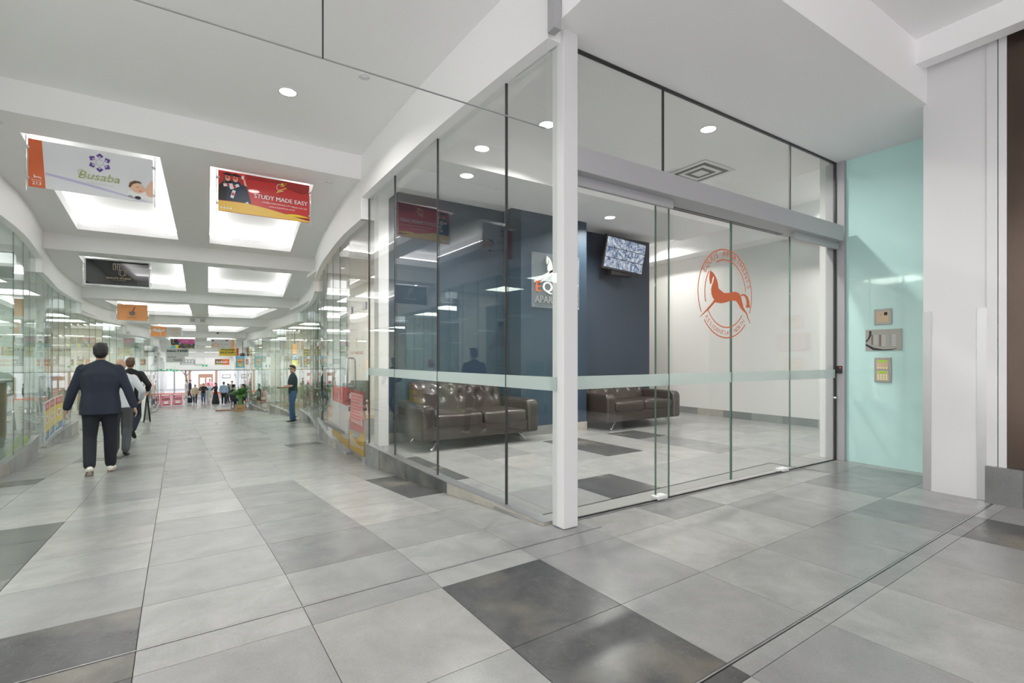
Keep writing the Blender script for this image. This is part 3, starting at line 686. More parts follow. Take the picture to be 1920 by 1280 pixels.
def massage(layer, w_, h_):
    P = Pen(layer, w_, h_)
    P.poly('p_orange', [(0, 0), (.128, 0), (.10, 1), (0, 1)])
    tiny_horse(P, 'p_white', .062, .22, .075); P.rect('p_white', .022, .105, .148, .155); P.text('p_white', '213', .063, .055, .034, bold=.001)
    P.band('p_lilac', curve(lambda t: .34-.36*t+.03*math.sin(t*3), .128, 1.0), curve(lambda t: .295-.31*t-.0*t, .128, 1.0))
    cx, cz = .549, .73
    for k in range(6):
        a = R(60*k+30)
        for r, s, m in ((.078, .031, 'p_purple'), (.064, .014, 'p_lilac')):
            ux, uz = math.cos(a), math.sin(a); tx, tz = -uz, ux; X, Z = P.X(cx), P.Z(cz); P.y -= P.d
            P.L(m).flat([(X+ux*(r-s)+tx*s*.15, Z+uz*(r-s)+tz*s*.15), (X+ux*(r-.2*s)+tx*s, Z+uz*(r-.2*s)+tz*s), (X+ux*(r+s*.8), Z+uz*(r+s*.8)), (X+ux*(r-.2*s)-tx*s, Z+uz*(r-.2*s)-tz*s), (X+ux*(r-s)-tx*s*.15, Z+uz*(r-s)-tz*s*.15)], P.y)
    P.ring('p_grey', cx, cz, .034, .004)
    P.text('p_olive', 'Busaba', .545, .335, .082, width=.345, shear=.28); P.ring('p_olive', .405, .46, .034, .003, 60, 300)
    P.text('p_light_grey', 'THAI MASSAGE', .55, .235, .02, width=.23)
    # reclining figure at the right: towel, face, hair, hands, stones
    P.poly('p_white', [(.78, .10), (.86, .06), (1, .04), (1, .28), (.9, .24), (.79, .2)])
    P.poly('p_peach', [(1, .12), (.95, .14), (.93, .26), (.96, .40), (.985, .5), (1, .5)])
    P.poly('p_peach', [(.80, .27), (.82, .36), (.86, .40), (.91, .36), (.935, .28), (.925, .22), (.88, .17), (.84, .19)])
    P.poly('p_brown', [(.788, .30), (.80, .40), (.84, .455), (.885, .45), (.905, .41), (.86, .405), (.825, .365), (.805, .28)])
    P.poly('p_brown', [(.855, .315), (.875, .30), (.878, .307), (.858, .325)]); P.poly('p_red', [(.878, .225), (.90, .232), (.898, .248), (.88, .24)])
    P.oval('p_black', .87, .075, .028, .017); P.oval('p_grey', .805, .085, .022, .012)
banner('hanging_banner', 'white banner with purple flower, green lettering and orange side stripe', -.93, 6.9, 3.108, 1.03, .49, 'p_pale', massage)

def study(layer, w_, h_):
    P = Pen(layer, w_, h_)
    P.poly('p_deep_red', [(.28, 1), (1, 1), (1, .86), (.62, .90), (.3, .88)]); P.poly('p_deep_red', [(.62, .90), (1, .93), (1, .80), (.9, .72), (.75, .80)])
    for i, (x, c) in enumerate(((.09, 'p_navy'), (.17, 'p_navy'))):
        P.poly('p_navy' if i else 'p_black', [(x-.09, .28), (x-.085, .62), (x-.03, .78), (x+.05, .78), (x+.09, .62), (x+.14, .20), (x+.04, .18)])
        P.oval('p_peach', x+.005, .83, .026, .036); P.oval('p_red', x-.0+.003, .835, .016, .022)
        P.oval('p_peach', x+.003, .805, .014, .012)
        P.poly('p_black', [(x-.055, .93), (x+.01, .97), (x+.07, .92), (x+.01, .885)])
    P.poly('p_brown', [(.055, .86), (.05, .70), (.075, .66), (.07, .85)])
    P.poly('p_navy', [(.22, .66), (.27, .74), (.30, .62), (.345, .28), (.2, .24)]); P.poly('p_peach', [(.255, .86), (.275, .86), (.295, .70), (.27, .70)]); P.rect('p_white', .238, .265, .86, .945)
    for x, z, a, l in ((.10, .66, 10, .10), (.165, .64, 30, .11), (.15, .45, 75, .10), (.25, .20, 32, .15)):
        X, Z = P.X(x), P.Z(z); ca, sa = math.cos(R(a)), math.sin(R(a)); hw = .017
        P.y -= P.d; P.L('p_white').flat([(X-ca*l/2+sa*hw, Z-sa*l/2-ca*hw), (X+ca*l/2+sa*hw, Z+sa*l/2-ca*hw), (X+ca*l/2-sa*hw, Z+sa*l/2+ca*hw), (X-ca*l/2-sa*hw, Z-sa*l/2+ca*hw)], P.y)
        P.oval('p_red', x, z, .015, .018)
    P.band('p_deep_red', curve(lambda t: .26-.16*t*t+.02*math.sin(t*6), 0, 1), curve(lambda t: .235-.17*t*t+.02*math.sin(t*6), 0, 1))
    P.band('p_gold', curve(lambda t: .245-.18*t*t+.03*math.sin(t*5), 0, 1), [(0, 0), (1, 0)])
    P.band('p_yellow', curve(lambda t: .115+.05*math.sin(t*3.1), .68, 1), curve(lambda t: .115-.01*math.sin(t*3.1), .68, 1))
    P.ring('p_white', .665, .80, .05, .007, 70, 310); P.poly('p_gold', [(.61, .64), (.64, .74), (.70, .80), (.735, .84), (.72, .79), (.685, .755), (.66, .69)])
    P.oval('p_yellow', .685, .90, .016); P.poly('p_gold', [(.66, .84), (.70, .84), (.73, .92), (.70, .865), (.655, .86)]); P.oval('p_yellow', .722, .93, .006)
    P.text('p_white', 'STUDY MADE EASY', .675, .44, .052, width=.62, bold=.0016)
    P.text('p_white', 'info@studymadeeasy.com.au', .635, .345, .020, width=.36); P.text('p_white', '0420 274 243', .885, .325, .020, width=.17); P.text('p_white', 'www.studymadeeasy.com.au', .68, .255, .020, width=.30)
    for i in range(4): P.oval('p_pale', .03+.032*i, .08, .011)
banner('hanging_banner', 'red and yellow banner with graduates in gowns and white lettering', .737, 6.9, 3.132, 1.03, .49, 'p_red', study)

def beauty(layer, w_, h_):
    P = Pen(layer, w_, h_); m = 'p_copper'
    for x in (.42, .455, .485, .52): P.rect(m, x, x+.006, .63, .88)
    for z in (.63, .875): P.rect(m, .42, .462, z, z+.008); P.rect(m, .485, .527, z, z+.008)
    P.rect(m, .46, .487, .74, .75)
    P.ring(m, .57, .52, .062, .004); P.rect(m, .535, .538, .43, .64); P.rect(m, .60, .603, .42, .62); P.rect(m, .535, .603, .635, .645)
    P.text(m, 'BEAUTY STUDIO', .515, .255, .032, width=.39); P.rect(m, .41, .62, .2, .207)
banner('hanging_banner', 'glossy black banner with thin copper monogram and lettering', -1.318, 12.56, 2.806, .99, .48, 'acrylic_dark', beauty, frame=.022)

def cafe(layer, w_, h_):
    P = Pen(layer, w_, h_); P.oval('p_black', .48, .45, .075, .068); P.oval('p_grey', .48, .45, .06, .054); P.oval('p_black', .48, .45, .05, .045); P.oval('p_red', .48, .52, .03, .02); P.oval('p_olive', .44, .54, .018, .015)
    P.poly('p_black', [(.50, .56), (.53, .58), (.57, .80), (.60, .82), (.585, .85), (.545, .82)]); P.text('p_white', 'CAFE', .48, .40, .022)
    for r in range(9): a = R(200-28*r); P.rect('p_black', .48+math.cos(a)*.15-.008, .48+math.cos(a)*.15+.008, .45+math.sin(a)*.21-.015, .45+math.sin(a)*.21+.015)
    P.text('p_black', 'HOME COOKED MEALS', .48, .19, .018, width=.28); P.text('p_black', 'OPEN 7 DAYS', .48, .12, .018, width=.2)
t = banner('hanging_banner', 'orange banner with a black cooking pot drawing and lettering', -1.6, 18.5, 2.47, .72, .47, 'p_orange_soft', cafe)
B().box(-.53, .53, .007, .011, 0, .48).obj('clear_backing', 'glass', t)

def ginkgo(layer, w_, h_):
    P = Pen(layer, w_, h_); P.rect('p_orange_soft', 0, .49, 0, 1)
    P.poly('p_pale', [(.28, .42), (.05, .55), (.06, .72), (.14, .80), (.20, .62), (.27, .78), (.33, .60), (.42, .74), (.45, .6), (.30, .42), (.34, .12), (.32, .10)])
    P.text('p_orange_soft', 'HAIR AND BEAUTY', .75, .68, .05, width=.34); P.text('p_orange_soft', 'COLLECTIVE', .75, .43, .04, width=.22); P.text('p_orange_soft', 'WALK IN TODAY', .75, .20, .04, width=.3)
banner('hanging_banner', 'banner half orange with white leaf, half pale grey with orange lettering', -1.03, 24.7, 2.195, 1.04, .41, 'p_light_grey', ginkgo)
def laser(layer, w_, h_):
    P = Pen(layer, w_, h_); P.poly('p_magenta', [(.27, 1), (1, 1), (1, .55), (.6, .45), (.35, .6)]); P.poly('p_yellow', [(0, 0), (.5, 0), (.4, .3), (.25, .4), (.1, .3), (0, .45)]); P.poly('p_sky_blue', [(0, 0), (.2, 0), (.2, .25), (.1, .35), (0, .2)]); P.oval('p_sky_blue', .38, .52, .06)
    P.text('p_white', 'cartridge', .58, .72, .05, width=.32); P.text('p_yellow', 'Toner', .62, .30, .055, width=.2); P.text('p_white', 'Ink', .87, .36, .05); P.text('p_yellow', 'Cartridges', .78, .06, .055, width=.38); P.poly('p_black', [(.3, .05), (.55, .05), (.55, .25), (.45, .38), (.33, .25)]); P.rect('p_orange_soft', .10, .13, .68, .95); P.text('p_white', 'world', .11, .55, .03)
banner('hanging_banner', 'black, magenta and yellow printer cartridge banner hanging far down the arcade', -.596, 31.0, 1.857, 1.05, .49, 'p_black', laser)
def german(layer, w_, h_):
    P = Pen(layer, w_, h_); P.poly('p_orange_soft', [(.86, 0), (1, 0), (1, 1), (.91, 1), (.88, .6)])
    for r, z in ((.10, .42), (.13, .30)): P.ring('p_orange_soft', .2, z, .16, .035, rz=.09)
    P.text('p_grey', 'The', .47, .72, .085); P.text('p_grey', 'German', .55, .40, .085); P.text('p_grey', 'Café', .5, .08, .085); P.poly('p_black', [(.62, .86), (.72, .92), (.72, .99), (.62, .93)]); P.poly('p_red', [(.62, .79), (.72, .85), (.72, .92), (.62, .86)]); P.oval('p_brown', .08, .87, .05)
banner('hanging_banner', 'pale grey banner with an orange pretzel and grey lettering', 1.21, 31.0, 1.867, 1.1, .5, 'p_light_grey', german)
def mino(layer, w_, h_): P = Pen(layer, w_, h_); P.text('p_black', 'mino HAIR', .5, .58, .15, width=1.08, bold=.012); P.text('p_grey', 'cut and colour', .5, .38, .03)
banner('hanging_banner', 'pale grey banner with bold black hair salon lettering', -.975, 37.0, 1.45, 1.15, .48, 'p_light_grey', mino)
def phone(layer, w_, h_): P = Pen(layer, w_, h_); P.rect('p_red', .9, 1, 0, 1); P.text('p_black', 'PHONE', .47, .66, .13, width=.75, bold=.006); P.text('p_black', 'REPAIRS', .47, .30, .13, width=.9, bold=.006); P.text('p_red', 'OPEN 7 DAYS', .47, .08, .05, width=.5)
banner('hanging_banner', 'yellow banner with bold black phone repair lettering', 1.79, 37.0, 1.50, 1.09, .5, 'p_yellow', phone)
def nail(layer, w_, h_):
    P = Pen(layer, w_, h_)
    for i in range(5): P.poly('p_black', [(.08+.09*i, .72), (.11+.09*i, .72), (.13+.09*i, .92), (.10+.09*i, .92)])
    P.text('p_black', 'NAIL', .62, .2, .16, width=.55, shear=.25)
banner('hanging_banner', 'pale banner with slanted black nail salon lettering', -1.25, 43.0, 1.03, 1.1, .46, 'p_light_grey', nail)
def grn(layer, w_, h_):
    P = Pen(layer, w_, h_); P.rect('p_pale', .1, .9, .12, .25)
    for i in range(4): P.rect('p_pale', .15+.2*i, .27+.2*i, .4, .75)
banner('hanging_banner', 'dark green-grey banner with pale blocks above the far entrance', -.6, 48.0, .79, 1.05, .47, 'p_grey', grn)
def redb(layer, w_, h_): P = Pen(layer, w_, h_); P.rect('p_brown', 0, .5, 0, 1); P.text('p_white', 'kebab', .5, .35, .16, width=.8, bold=.01); P.rect('p_olive', 0, .5, 0, .2)
banner('hanging_banner', 'orange and brown food banner above the far entrance', 1.83, 48.0, .78, 1.04, .48, 'p_orange', redb)
def burger(layer, w_, h_):
    P = Pen(layer, w_, h_); P.oval('p_orange_soft', .5, .62, .14, .11); P.rect('p_deep_red', .2, .8, .44, .52); P.rect('p_yellow', .15, .85, .38, .44); P.poly('p_gold', [(.25, .3), (.75, .3), (.85, .15), (.6, .1), (.2, .14)]); P.text('p_white', 'BURGER', .5, .9, .035, width=.26)
for x, l in ((1.97, 'blue burger poster hanging near the right glass wall'),):
    banner('burger_poster', l, x, 30.0, .905, .40, .62, 'p_sky_blue', burger)

# exit signs and small fittings
def exit_sign(x, y, z, w_, label):
    t = thing('exit_sign', label, 'exit sign', (x, y, z)); B().box(-w_/2, w_/2, -.02, .02, 0, w_*.42).obj('housing', 'white_gloss', t)
    for s in (-1, 1): B().box(s*w_*.3-w_*.14, s*w_*.3+w_*.14, -.024, -.021, .03*w_, w_*.38).obj('green_face', 'exit_green', t)
    B().cyl((0, 0, w_*.42), .01, ZC[bay(y)]-z-w_*.42, n=8).obj('stem', 'chrome', t)
exit_sign(.60, 48.9, .38, .42, 'green and white exit sign above the far street entrance'); exit_sign(-1.9, 49.3, .05, .42, 'green exit sign lower left of the far entrance'); exit_sign(-1.3, 43.6, .12, .36, 'green exit sign beneath the slanted nail banner')
t = thing('emergency_light', 'wall mounted twin emergency light on a ceiling step face', 'light', (0.05, 24.02, 2.55)); B().box(-.28, .28, -.06, 0, 0, .22).obj('housing', 'white_gloss', t, bevel=.01)
for s in (-1, 1): B().box(s*.17-.08, s*.17+.08, -.066, -.06, .04, .17).obj('louvre', 'p_grey', t)
t = thing('security_camera', 'small dark dome camera under a far ceiling step', 'camera', (.95, 30.2, 2.35)); B().cyl((0, 0, .1), .06, .03).obj('mount', 'white_gloss', t); B().ell((0, 0, .09), (.055, .055, .06)).obj('dome', 'black_metal', t, smooth=True)
t = thing('ceiling_fan', 'dark ceiling fan with thin blades beyond the burger posters', 'fan', (2.3, 33.0, 1.30)); B().ell((0, 0, 0), (.16, .16, .11)).obj('motor', 'black_metal', t, smooth=True); B().cyl((0, 0, .08), .02, .7, n=8).obj('stem', 'black_metal', t)
for a in range(3): B().box(.12, .72, -.06, .06, -.01, .01, M=Matrix.Rotation(R(120*a+5), 4, 'Z') @ Matrix.Rotation(R(10), 4, 'X')).obj('blade', 'brick_brown', t)

# ------------------------------------------------------------------ lobby furniture
def rbox(x0, x1, y0, y1, z0, z1, name, m, par, bev=.03, **k): return B().box(x0, x1, y0, y1, z0, z1).obj(name, m, par, bevel=bev, seg=4, smooth=True, **k)
def sofa(label, x, y):
    t = thing('leather_sofa', label, 'sofa', (x, y, 0), group=None); W, D = 1.66, .86   # local: front at -y
    rbox(-W/2+.14, W/2-.14, -.40, .36, .13, .30, 'base', 'leather', t, .02)
    for s in (-1, 1):
        xa = sorted((s*W/2, s*(W/2-.17)))
        prof = [(-.43, .13), (-.43, .50), (-.38, .565), (.40, .565), (.42, .50), (.42, .13)]
        b = B(); n = len(prof); V = [(xa[0], py, pz) for py, pz in prof]+[(xa[1], py, pz) for py, pz in prof]
        b.add(V, [tuple(range(n)), tuple(range(2*n-1, n-1, -1))]+[(i, n+i, n+(i+1) % n, (i+1) % n) for i in range(n)])
        b.obj('arm', 'leather', t, bevel=.05, seg=5, smooth=True)
        rbox(*sorted((s*.005, s*(W/2-.175))), -.42, .22, .27, .44, 'seat_cushion', 'leather', t, .05)
    # tufted back cushion
    b = B(); nx, nz = 60, 22; bt = [(bx, bz) for r, bz in enumerate((.60, .71)) for bx in [(-.54+.27*i+(.135 if r else 0)) for i in range(5 if not r else 4)]]
    V = []
    for j in range(nz+1):
        for i in range(nx+1):
            px = -.655+1.31*i/nx; pz = .40+.40*j/nz; d = .0
            for bx, bz in bt: d += .028*math.exp(-((px-bx)**2+(pz-bz)**2)/.0024)
            fold = .012*max(0, math.cos((px+.54)*math.pi/.27))**8*(1 if pz > .6 else .4)
            edge = .05*(max(0, (pz-.70)/.10)**2)+.02*max(0, (abs(px)-.60)/.055)**2
            V.append((px, .20+(pz-.40)*.28+d+fold+edge, pz))
    F = [(j*(nx+1)+i, j*(nx+1)+i+1, (j+1)*(nx+1)+i+1, (j+1)*(nx+1)+i) for j in range(nz) for i in range(nx)]
    k = len(V); V += [(px, .46, pz) for px, pz in ((-.655, .13), (.655, .13), (.655, .79), (-.655, .79))]; top = [nz*(nx+1)+i for i in range(nx+1)]; bot = list(range(nx+1))
    F += [(k, k+1)+tuple(bot[::-1]), (k+3, k+2)+tuple(top[::-1]), (k, k+3)+tuple(j*(nx+1) for j in range(nz, -1, -1)), (k+1, k+2)+tuple(j*(nx+1)+nx for j in range(nz, -1, -1)), (k, k+1, k+2, k+3)]
    b.add(V, F); b.obj('backrest', 'leather', t, smooth=True)
    for bx, bz in bt: B().ell((bx, .20+(bz-.4)*.28+.022, bz), (.013, .01, .013), 10, 6).obj('button', 'leather', t, smooth=True)
    for sx in (-1, 1):
        for sy in (-1, 1):
            P = [(sx*(W/2-.24)+sx*.16*q*0, sy*(.30)-0, .13) for q in (0,)]
            pts = [(sx*(W/2-.34), sy*.30, .135), (sx*(W/2-.26), sy*.31, .125), (sx*(W/2-.20), sy*.32, .085), (sx*(W/2-.165), sy*.33, .035), (sx*(W/2-.15), sy*.335, .012)]
            B().tube(pts, [(.022, .010)]*4+[(.018, .010)], 10).obj('leg', 'chrome', t, smooth=True)
    return t
sofa('brown tufted leather sofa against the blue wall, behind the corner glass', 3.03, 5.78)
sofa('brown tufted leather sofa in the recess under the television', 6.03, 5.87)
tv = thing('television', 'wall television showing a grid of security camera views', 'television', (6.22, 6.16, 2.60)); tilt = R(9)
body = B().box(-.485, .485, -.015, .03, 0, .57).obj('bezel', 'black_metal', tv, rot=(tilt, R(3.5), 0))
k = 0
for (c0, c1, r0, r1) in [(0, 1, 0, 1), (1, 2, 0, 1), (2, 4, 0, 1), (0, 1, 1, 2), (1, 2, 1, 2), (2, 3, 1, 2), (3, 4, 1, 2), (0, 1.3, 2, 3), (1.3, 2.4, 2, 3), (2.4, 4, 2, 3)]:
    B().box(-.46+.23*c0+.005, -.46+.23*c1-.005, -.0175, -.0155, .03+.17*(3-r1)+.005, .03+.17*(3-r0)-.005).obj('camera_view', 'cctv_screen', body)
B().box(-.05, .05, .05, .22, .10, .30).obj('bracket', 'black_metal', tv); B().box(-.25, .25, .0, .10, -.06, .02).obj('recorder_shelf', 'black_metal', tv)
sg = thing('lobby_sign', 'clear acrylic sign with horse outline and raised lettering on the blue pier', 'sign', (4.47, 5.77, 1.84))
B().box(-.44, .44, -.008, 0, 0, .79).obj('acrylic_panel', 'acrylic', sg)
for xx in (-.42, .42):
    for zz in (.02, .77): B().cyl((xx, -.016, zz), .01, .045, 'y', 12).obj('standoff', 'chrome', sg)
b = B(); b.prism([(-.40, .38), (-.02, .60), (.40, .38), (.40, .35), (-.02, .565), (-.40, .35)], -.03, -.009); b.obj('roof_line', 'p_white', sg)
b = B(); b.prism([((px-502)/900, .52+(700-py)/900*.7) for px, py in HORSE], -.03, -.009); b.obj('horse_outline', 'p_white', sg)
b = B(); text(b, 'E', -.34, .23, .15, y=-.03, bold=.006); b.obj('lettering', 'p_orange', sg); b = B(); text(b, 'QUUS', .05, .23, .15, width=.62, y=-.03, bold=.006); b.obj('lettering', 'p_white', sg)
b = B(); text(b, 'APARTMENTS', 0, .07, .10, width=.80, y=-.03, bold=.004); b.obj('lettering', 'aluminium', sg)
vt = thing('ceiling_vent', 'square louvred air vent in the lobby ceiling', 'vent', (5.45, 4.02, 3.5))
for i in range(5):
    r = .30-.055*i; B().box(-r, r, -r, r, -.012-.002*i, -.008-.002*i, 0).obj('louvre', 'white_gloss' if i % 2 == 0 else 'black_metal', vt)
rd = thing('proximity_reader', 'small black card reader with red light on the door jamb', 'card reader', (5.875, 2.60, .945), R(-90)); B().box(-.008, .050, -.016, 0, 0, .08).obj('case', 'black_metal', rd, bevel=.004); B().box(.030, .040, -.0175, -.016, .055, .065).obj('red_light', 'red_led', rd)
B().tube([(5.80, 2.60, .72), (5.86, 2.60, .72)], .012, 10)
lk = thing('door_lock', 'small steel door lock knob low at the right glass pane', 'lock', (5.82, 2.612, .68)); B().cyl((0, -.03, 0), .012, .03, 'y').obj('knob', 'steel', lk); B().box(-.01, .04, -.012, 0, -.008, .008).obj('plate', 'steel', lk)

# things on the aqua glass panel (face -X)
def onglass(name, label, cat, y, z): return thing(name, label, cat, (5.918, y, z), R(-90))
ic = onglass('intercom_panel', 'small square steel access panel above the lift directory', 'intercom', 2.19, 1.45)
B().box(-.076, .076, -.012, 0, 0, .162).obj('plate', 'steel_plate', ic, bevel=.003); B().box(-.052, .052, -.0135, -.012, .025, .135).obj('insert', 'p_tan', ic); B().box(.012, .04, -.015, -.0135, .095, .128).obj('display', 'black_metal', ic)
for i in range(3):
    for j in range(2): B().box(-.038+.014*i, -.032+.014*i, -.0148, -.0135, .10+.014*j, .106+.014*j).obj('mark', 'p_grey', ic)
for xx in (-.066, .066):
    for zz in (.012, .15): B().cyl((xx, -.0145, zz), .005, .003, 'y', 10).obj('screw', 'p_grey', ic)
dr_ = onglass('lift_directory', 'brushed steel lift directory plate with dark swooshes and columns of lettering', 'directory', 2.188, 1.186)
B().box(-.158, .158, -.006, 0, 0, .218).obj('plate', 'steel_plate', dr_)
b = B(); text(b, 'LIFT 4·5·6', .085, .178, .028, width=.13, y=-.0066); b.obj('lettering', 'p_grey', dr_)
b = B(); b.flat([(-.158, .10), (-.135, .13), (-.125, .165), (-.125, .205), (-.105, .205), (-.105, .165), (-.118, .13), (-.15, .085)], -.0066); b.flat([(-.158, .075), (-.08, .03), (0, .012), (.08, .015), (.13, .028), (.08, .006), (0, 0), (-.09, .006), (-.158, .055)], -.0064); b.obj('swoosh', 'p_black', dr_)
for c, x in enumerate((-.098, -.027, .058)):
    for r in range(7):
        zz = .155-.017*r
        if c == 0 and r > 5: continue
        B().box(x-.008, x+.008, -.0068, -.006, zz-.007, zz+.006).obj('floor_number', 'p_brown' if c < 2 else 'p_grey', dr_)
        B().box(x+.014, x+.05, -.0066, -.006, zz-.004, zz+.003).obj('tenant_strip', 'p_light_grey', dr_)
kp = onglass('keypad_panel', 'steel entry keypad with green displays and lit buttons', 'keypad', 2.192, .862)
B().box(-.072, .072, -.014, 0, 0, .254).obj('plate', 'steel_plate', kp, bevel=.003)
for z0, z1, rows in ((.135, .23, 1), (.02, .118, 3)):
    B().box(-.052, .052, -.0155, -.014, z0, z1).obj('insert', 'p_tan', kp); B().box(-.035, .035, -.017, -.0155, z1-.022, z1-.006).obj('display', 'lcd_green', kp)
    for r in range(rows):
        for c in range(4): B().cyl((-.036+.024*c, -.0185, z0+.012+.021*(rows-1-r)), .0065, .003, 'y', 12).obj('button', 'key_glow', kp)
for xx in (-.062, .062):
    for zz in (.012, .242): B().cyl((xx, -.0165, zz), .005, .003, 'y', 10).obj('screw', 'p_grey', kp)
# ------------------------------------------------------------------ shops behind the glass
mat('shop_wall', (.80, .79, .76), .7); mat('shop_wall_warm', (.80, .72, .58), .7); mat('shop_wall_green', (.62, .70, .64), .7)
for k in range(0, 7):
    b0, b = bounds(k)
    for side in (1, -1):
        if k == 0 and side > 0: continue
        a = 6.53 if (k == 1 and side > 0) else 3.5 if k == 0 else b0
        if k == 0: struct('wall_left_end', B().box(-6.2, -2.25, 3.4, 3.5, -.05, 3.7), 'paint', 'white end wall closing the nearest left shop', 'wall')
        nm = '%s_shop_%d' % ('right' if side > 0 else 'left', k); w_lab = 'right' if side > 0 else 'left'
        ordn = ['nearest', 'first', 'second', 'third', 'fourth', 'fifth', 'sixth'][k]
        xi = lambda y: pline(side, y, .16).x
        xo = side*6.2
        fl = B(); n = 6
        for i in range(n):
            y, y2 = a+(b-a)*i/n, a+(b-a)*(i+1)/n
            q = [(xi(y), y), (xo, y), (xo, y2), (xi(y2), y2)]
            fl.add([(px, py, LV[k]+.004) for px, py in q]+[(px, py, LV[k]-.05) for px, py in q], [(0, 1, 2, 3), (4, 7, 6, 5), (0, 4, 5, 1), (1, 5, 6, 2), (2, 6, 7, 3), (3, 7, 4, 0)])
        struct('floor_'+nm, fl, 'wood_floor' if (side > 0 and k == 1) else 'tile_warm', 'floor inside the %s shop on the %s' % (ordn, w_lab), 'floor')
        wm = 'shop_wall' if k % 3 == 1 or k == 0 else 'shop_wall_green' if k % 3 == 2 else 'shop_wall_warm'
        struct('wall_'+nm, B().box(min(xo, xo+side*.1), max(xo, xo+side*.1), a, b, LV[k]-.05, ZC[k]), wm, 'back wall inside the %s shop on the %s' % (ordn, w_lab), 'wall')
        x0, x1 = sorted((pline(side, b, .22).x+side*.5, xo)); struct('wall_partition_'+nm, B().box(x0, x1, b-.12, b, LV[k]-.05, ZC[k]), wm, 'partition wall at the end of the %s shop on the %s' % (ordn, w_lab), 'wall')
        x0, x1 = sorted((xi(a)+side*.12 if False else side*min(abs(xi(a)), abs(xi(b)))+side*.2, xo))
        struct('ceiling_'+nm, B().box(x0, x1, a, b, ZG[k]+.06, ZG[k]+.12), 'ceiling_paint', 'ceiling inside the %s shop on the %s' % (ordn, w_lab), 'ceiling')
        for q in range(2):
            yy = a+(b-a)*(.28+.44*q); xc = side*3.9
            lp = thing('light_panel', 'glowing square ceiling panel %s in the %s shop on the %s' % (('nearer', 'further', 'furthest')[q], ordn, w_lab), 'light', (xc, yy, ZG[k]+.06), group='shop ceiling panels')
            B().box(-.62, .62, -.62, .62, -.02, 0).obj('frame', 'white_gloss', lp); B().box(-.58, .58, -.58, .58, -.024, -.0205).obj('diffuser', 'shop_panel', lp)
# chairs and desk in the first shop on the right
def chair(label, x, y, z, rz):
    t = thing('office_chair', label, 'chair', (x, y, z), rz)
    rbox(-.22, .22, -.21, .21, .43, .48, 'seat', 'p_dark_green', t, .02); rbox(-.21, .21, .18, .22, .52, .92, 'backrest', 'p_dark_green', t, .02)
    for sx in (-1, 1):
        for sy in (-1, 1): B().tube([(sx*.18, sy*.17, .44), (sx*.21, sy*.2, .012)], .012, 8).obj('leg', 'wood', t)
        B().box(sx*.19-.012, sx*.19+.012, .185, .215, .46, .54).obj('back_bracket', 'black_metal', t)
zf = LV[1]+.004
chair('dark green chair with wooden legs nearer the shop glass', 2.45, 9.2, zf, R(-15)); chair('dark green chair with wooden legs beside the desk', 2.75, 10.2, zf, R(-40))
dk = thing('desk', 'plain desk with a light wood top inside the first right shop', 'desk', (3.75, 9.4, zf)); rbox(-.6, .6, -.35, .35, .72, .75, 'top', 'wood', dk, .006)
for sx in (-1, 1):
    for sy in (-1, 1): B().box(sx*.56-.02, sx*.56+.02, sy*.31-.02, sy*.31+.02, 0, .72).obj('leg', 'white_gloss', dk)
tr = thing('track_light', 'white ceiling track with spotlights inside the first right shop', 'track light', (2.9, 9.0, ZG[1]+.06)); B().box(-.9, .9, -.015, .015, -.03, 0).obj('track', 'white_gloss', tr)
for xx in (-.7, -.1, .5):
    h = B().cyl((xx, 0, -.10), .012, .07, n=8).obj('stem', 'white_gloss', tr); B().cyl((0, 0, -.08), .05, .16, n=16).obj('spot_head', 'white_gloss', tr, loc=(xx, 0, -.15), rot=(R(25), 0, 0)); B().cyl((0, 0, -.084), .042, .003, n=16).obj('spot_lens', 'lamp', tr, loc=(xx, 0, -.15), rot=(R(25), 0, 0))
# vinyl and posters on the glass
def on_wall(name, label, cat, side, y0, y1, z0, off=-.012, group=None):
    """thing lying on the arcade face of the glass; local x along the wall towards the viewer's right, z up"""
    P, Q = pline(side, y0, .1+off), pline(side, y1, .1+off)
    if side > 0: P, Q = Q, P          # seen from the arcade the left end is the further one
    d = Q-P; t = thing(name, label, cat, (P.x, P.y, z0), math.atan2(d.y, d.x), group); return t, d.length
t, L = on_wall('door_poster', 'red, white and yellow vinyl poster on the nearest right shop door', 'poster', 1, 6.53, 7.30, LV[1]+.08)
b = B(); b.flat([(0, .28), (L, .30), (L, .86), (0, .86)]); b.obj('red_field', 'vinyl_red', t)
b = B(); b.flat(curve(lambda q: .28-.10*math.sin(q*4), 0, L)+[(L, 0), (0, 0)]); b.obj('yellow_wave', 'vinyl_yellow', t)
b = B(); b.flat([(x, z) for x, z in curve(lambda q: .16+.05*math.sin(q*5+1), 0, L)]+[(L, .10), (0, .05)], -.001); b.obj('white_wave', 'vinyl_white', t)
b = B(); b.flat([(.06, .40), (L-.06, .40), (L-.06, .82), (.06, .82)], -.001); b.obj('white_field', 'vinyl_white', t)
b = B()
for i in range(8): b.flat([(.10, .77-.045*i), (L-.10-.06*(i % 3), .77-.045*i), (L-.10-.06*(i % 3), .785-.045*i), (.10, .785-.045*i)], -.002)
b.obj('text_lines', 'p_red', t)
t, L = on_wall('window_poster', 'red and white vinyl poster on the glass left of the nearest right shop door', 'poster', 1, 7.40, 8.9, LV[1]+.06)
b = B(); b.flat([(0, .12), (L, .10), (L, .62), (0, .60)]); b.obj('white_field', 'vinyl_white', t); b = B(); b.flat([(0, .60), (L, .62), (L, .90), (0, .86)]); b.obj('red_field', 'vinyl_red', t)
b = B(); b.flat(curve(lambda q: .16+.06*math.sin(q*6), 0, L)+[(L, 0), (0, 0)], -.001); b.obj('yellow_wave', 'vinyl_yellow', t)
b = B()
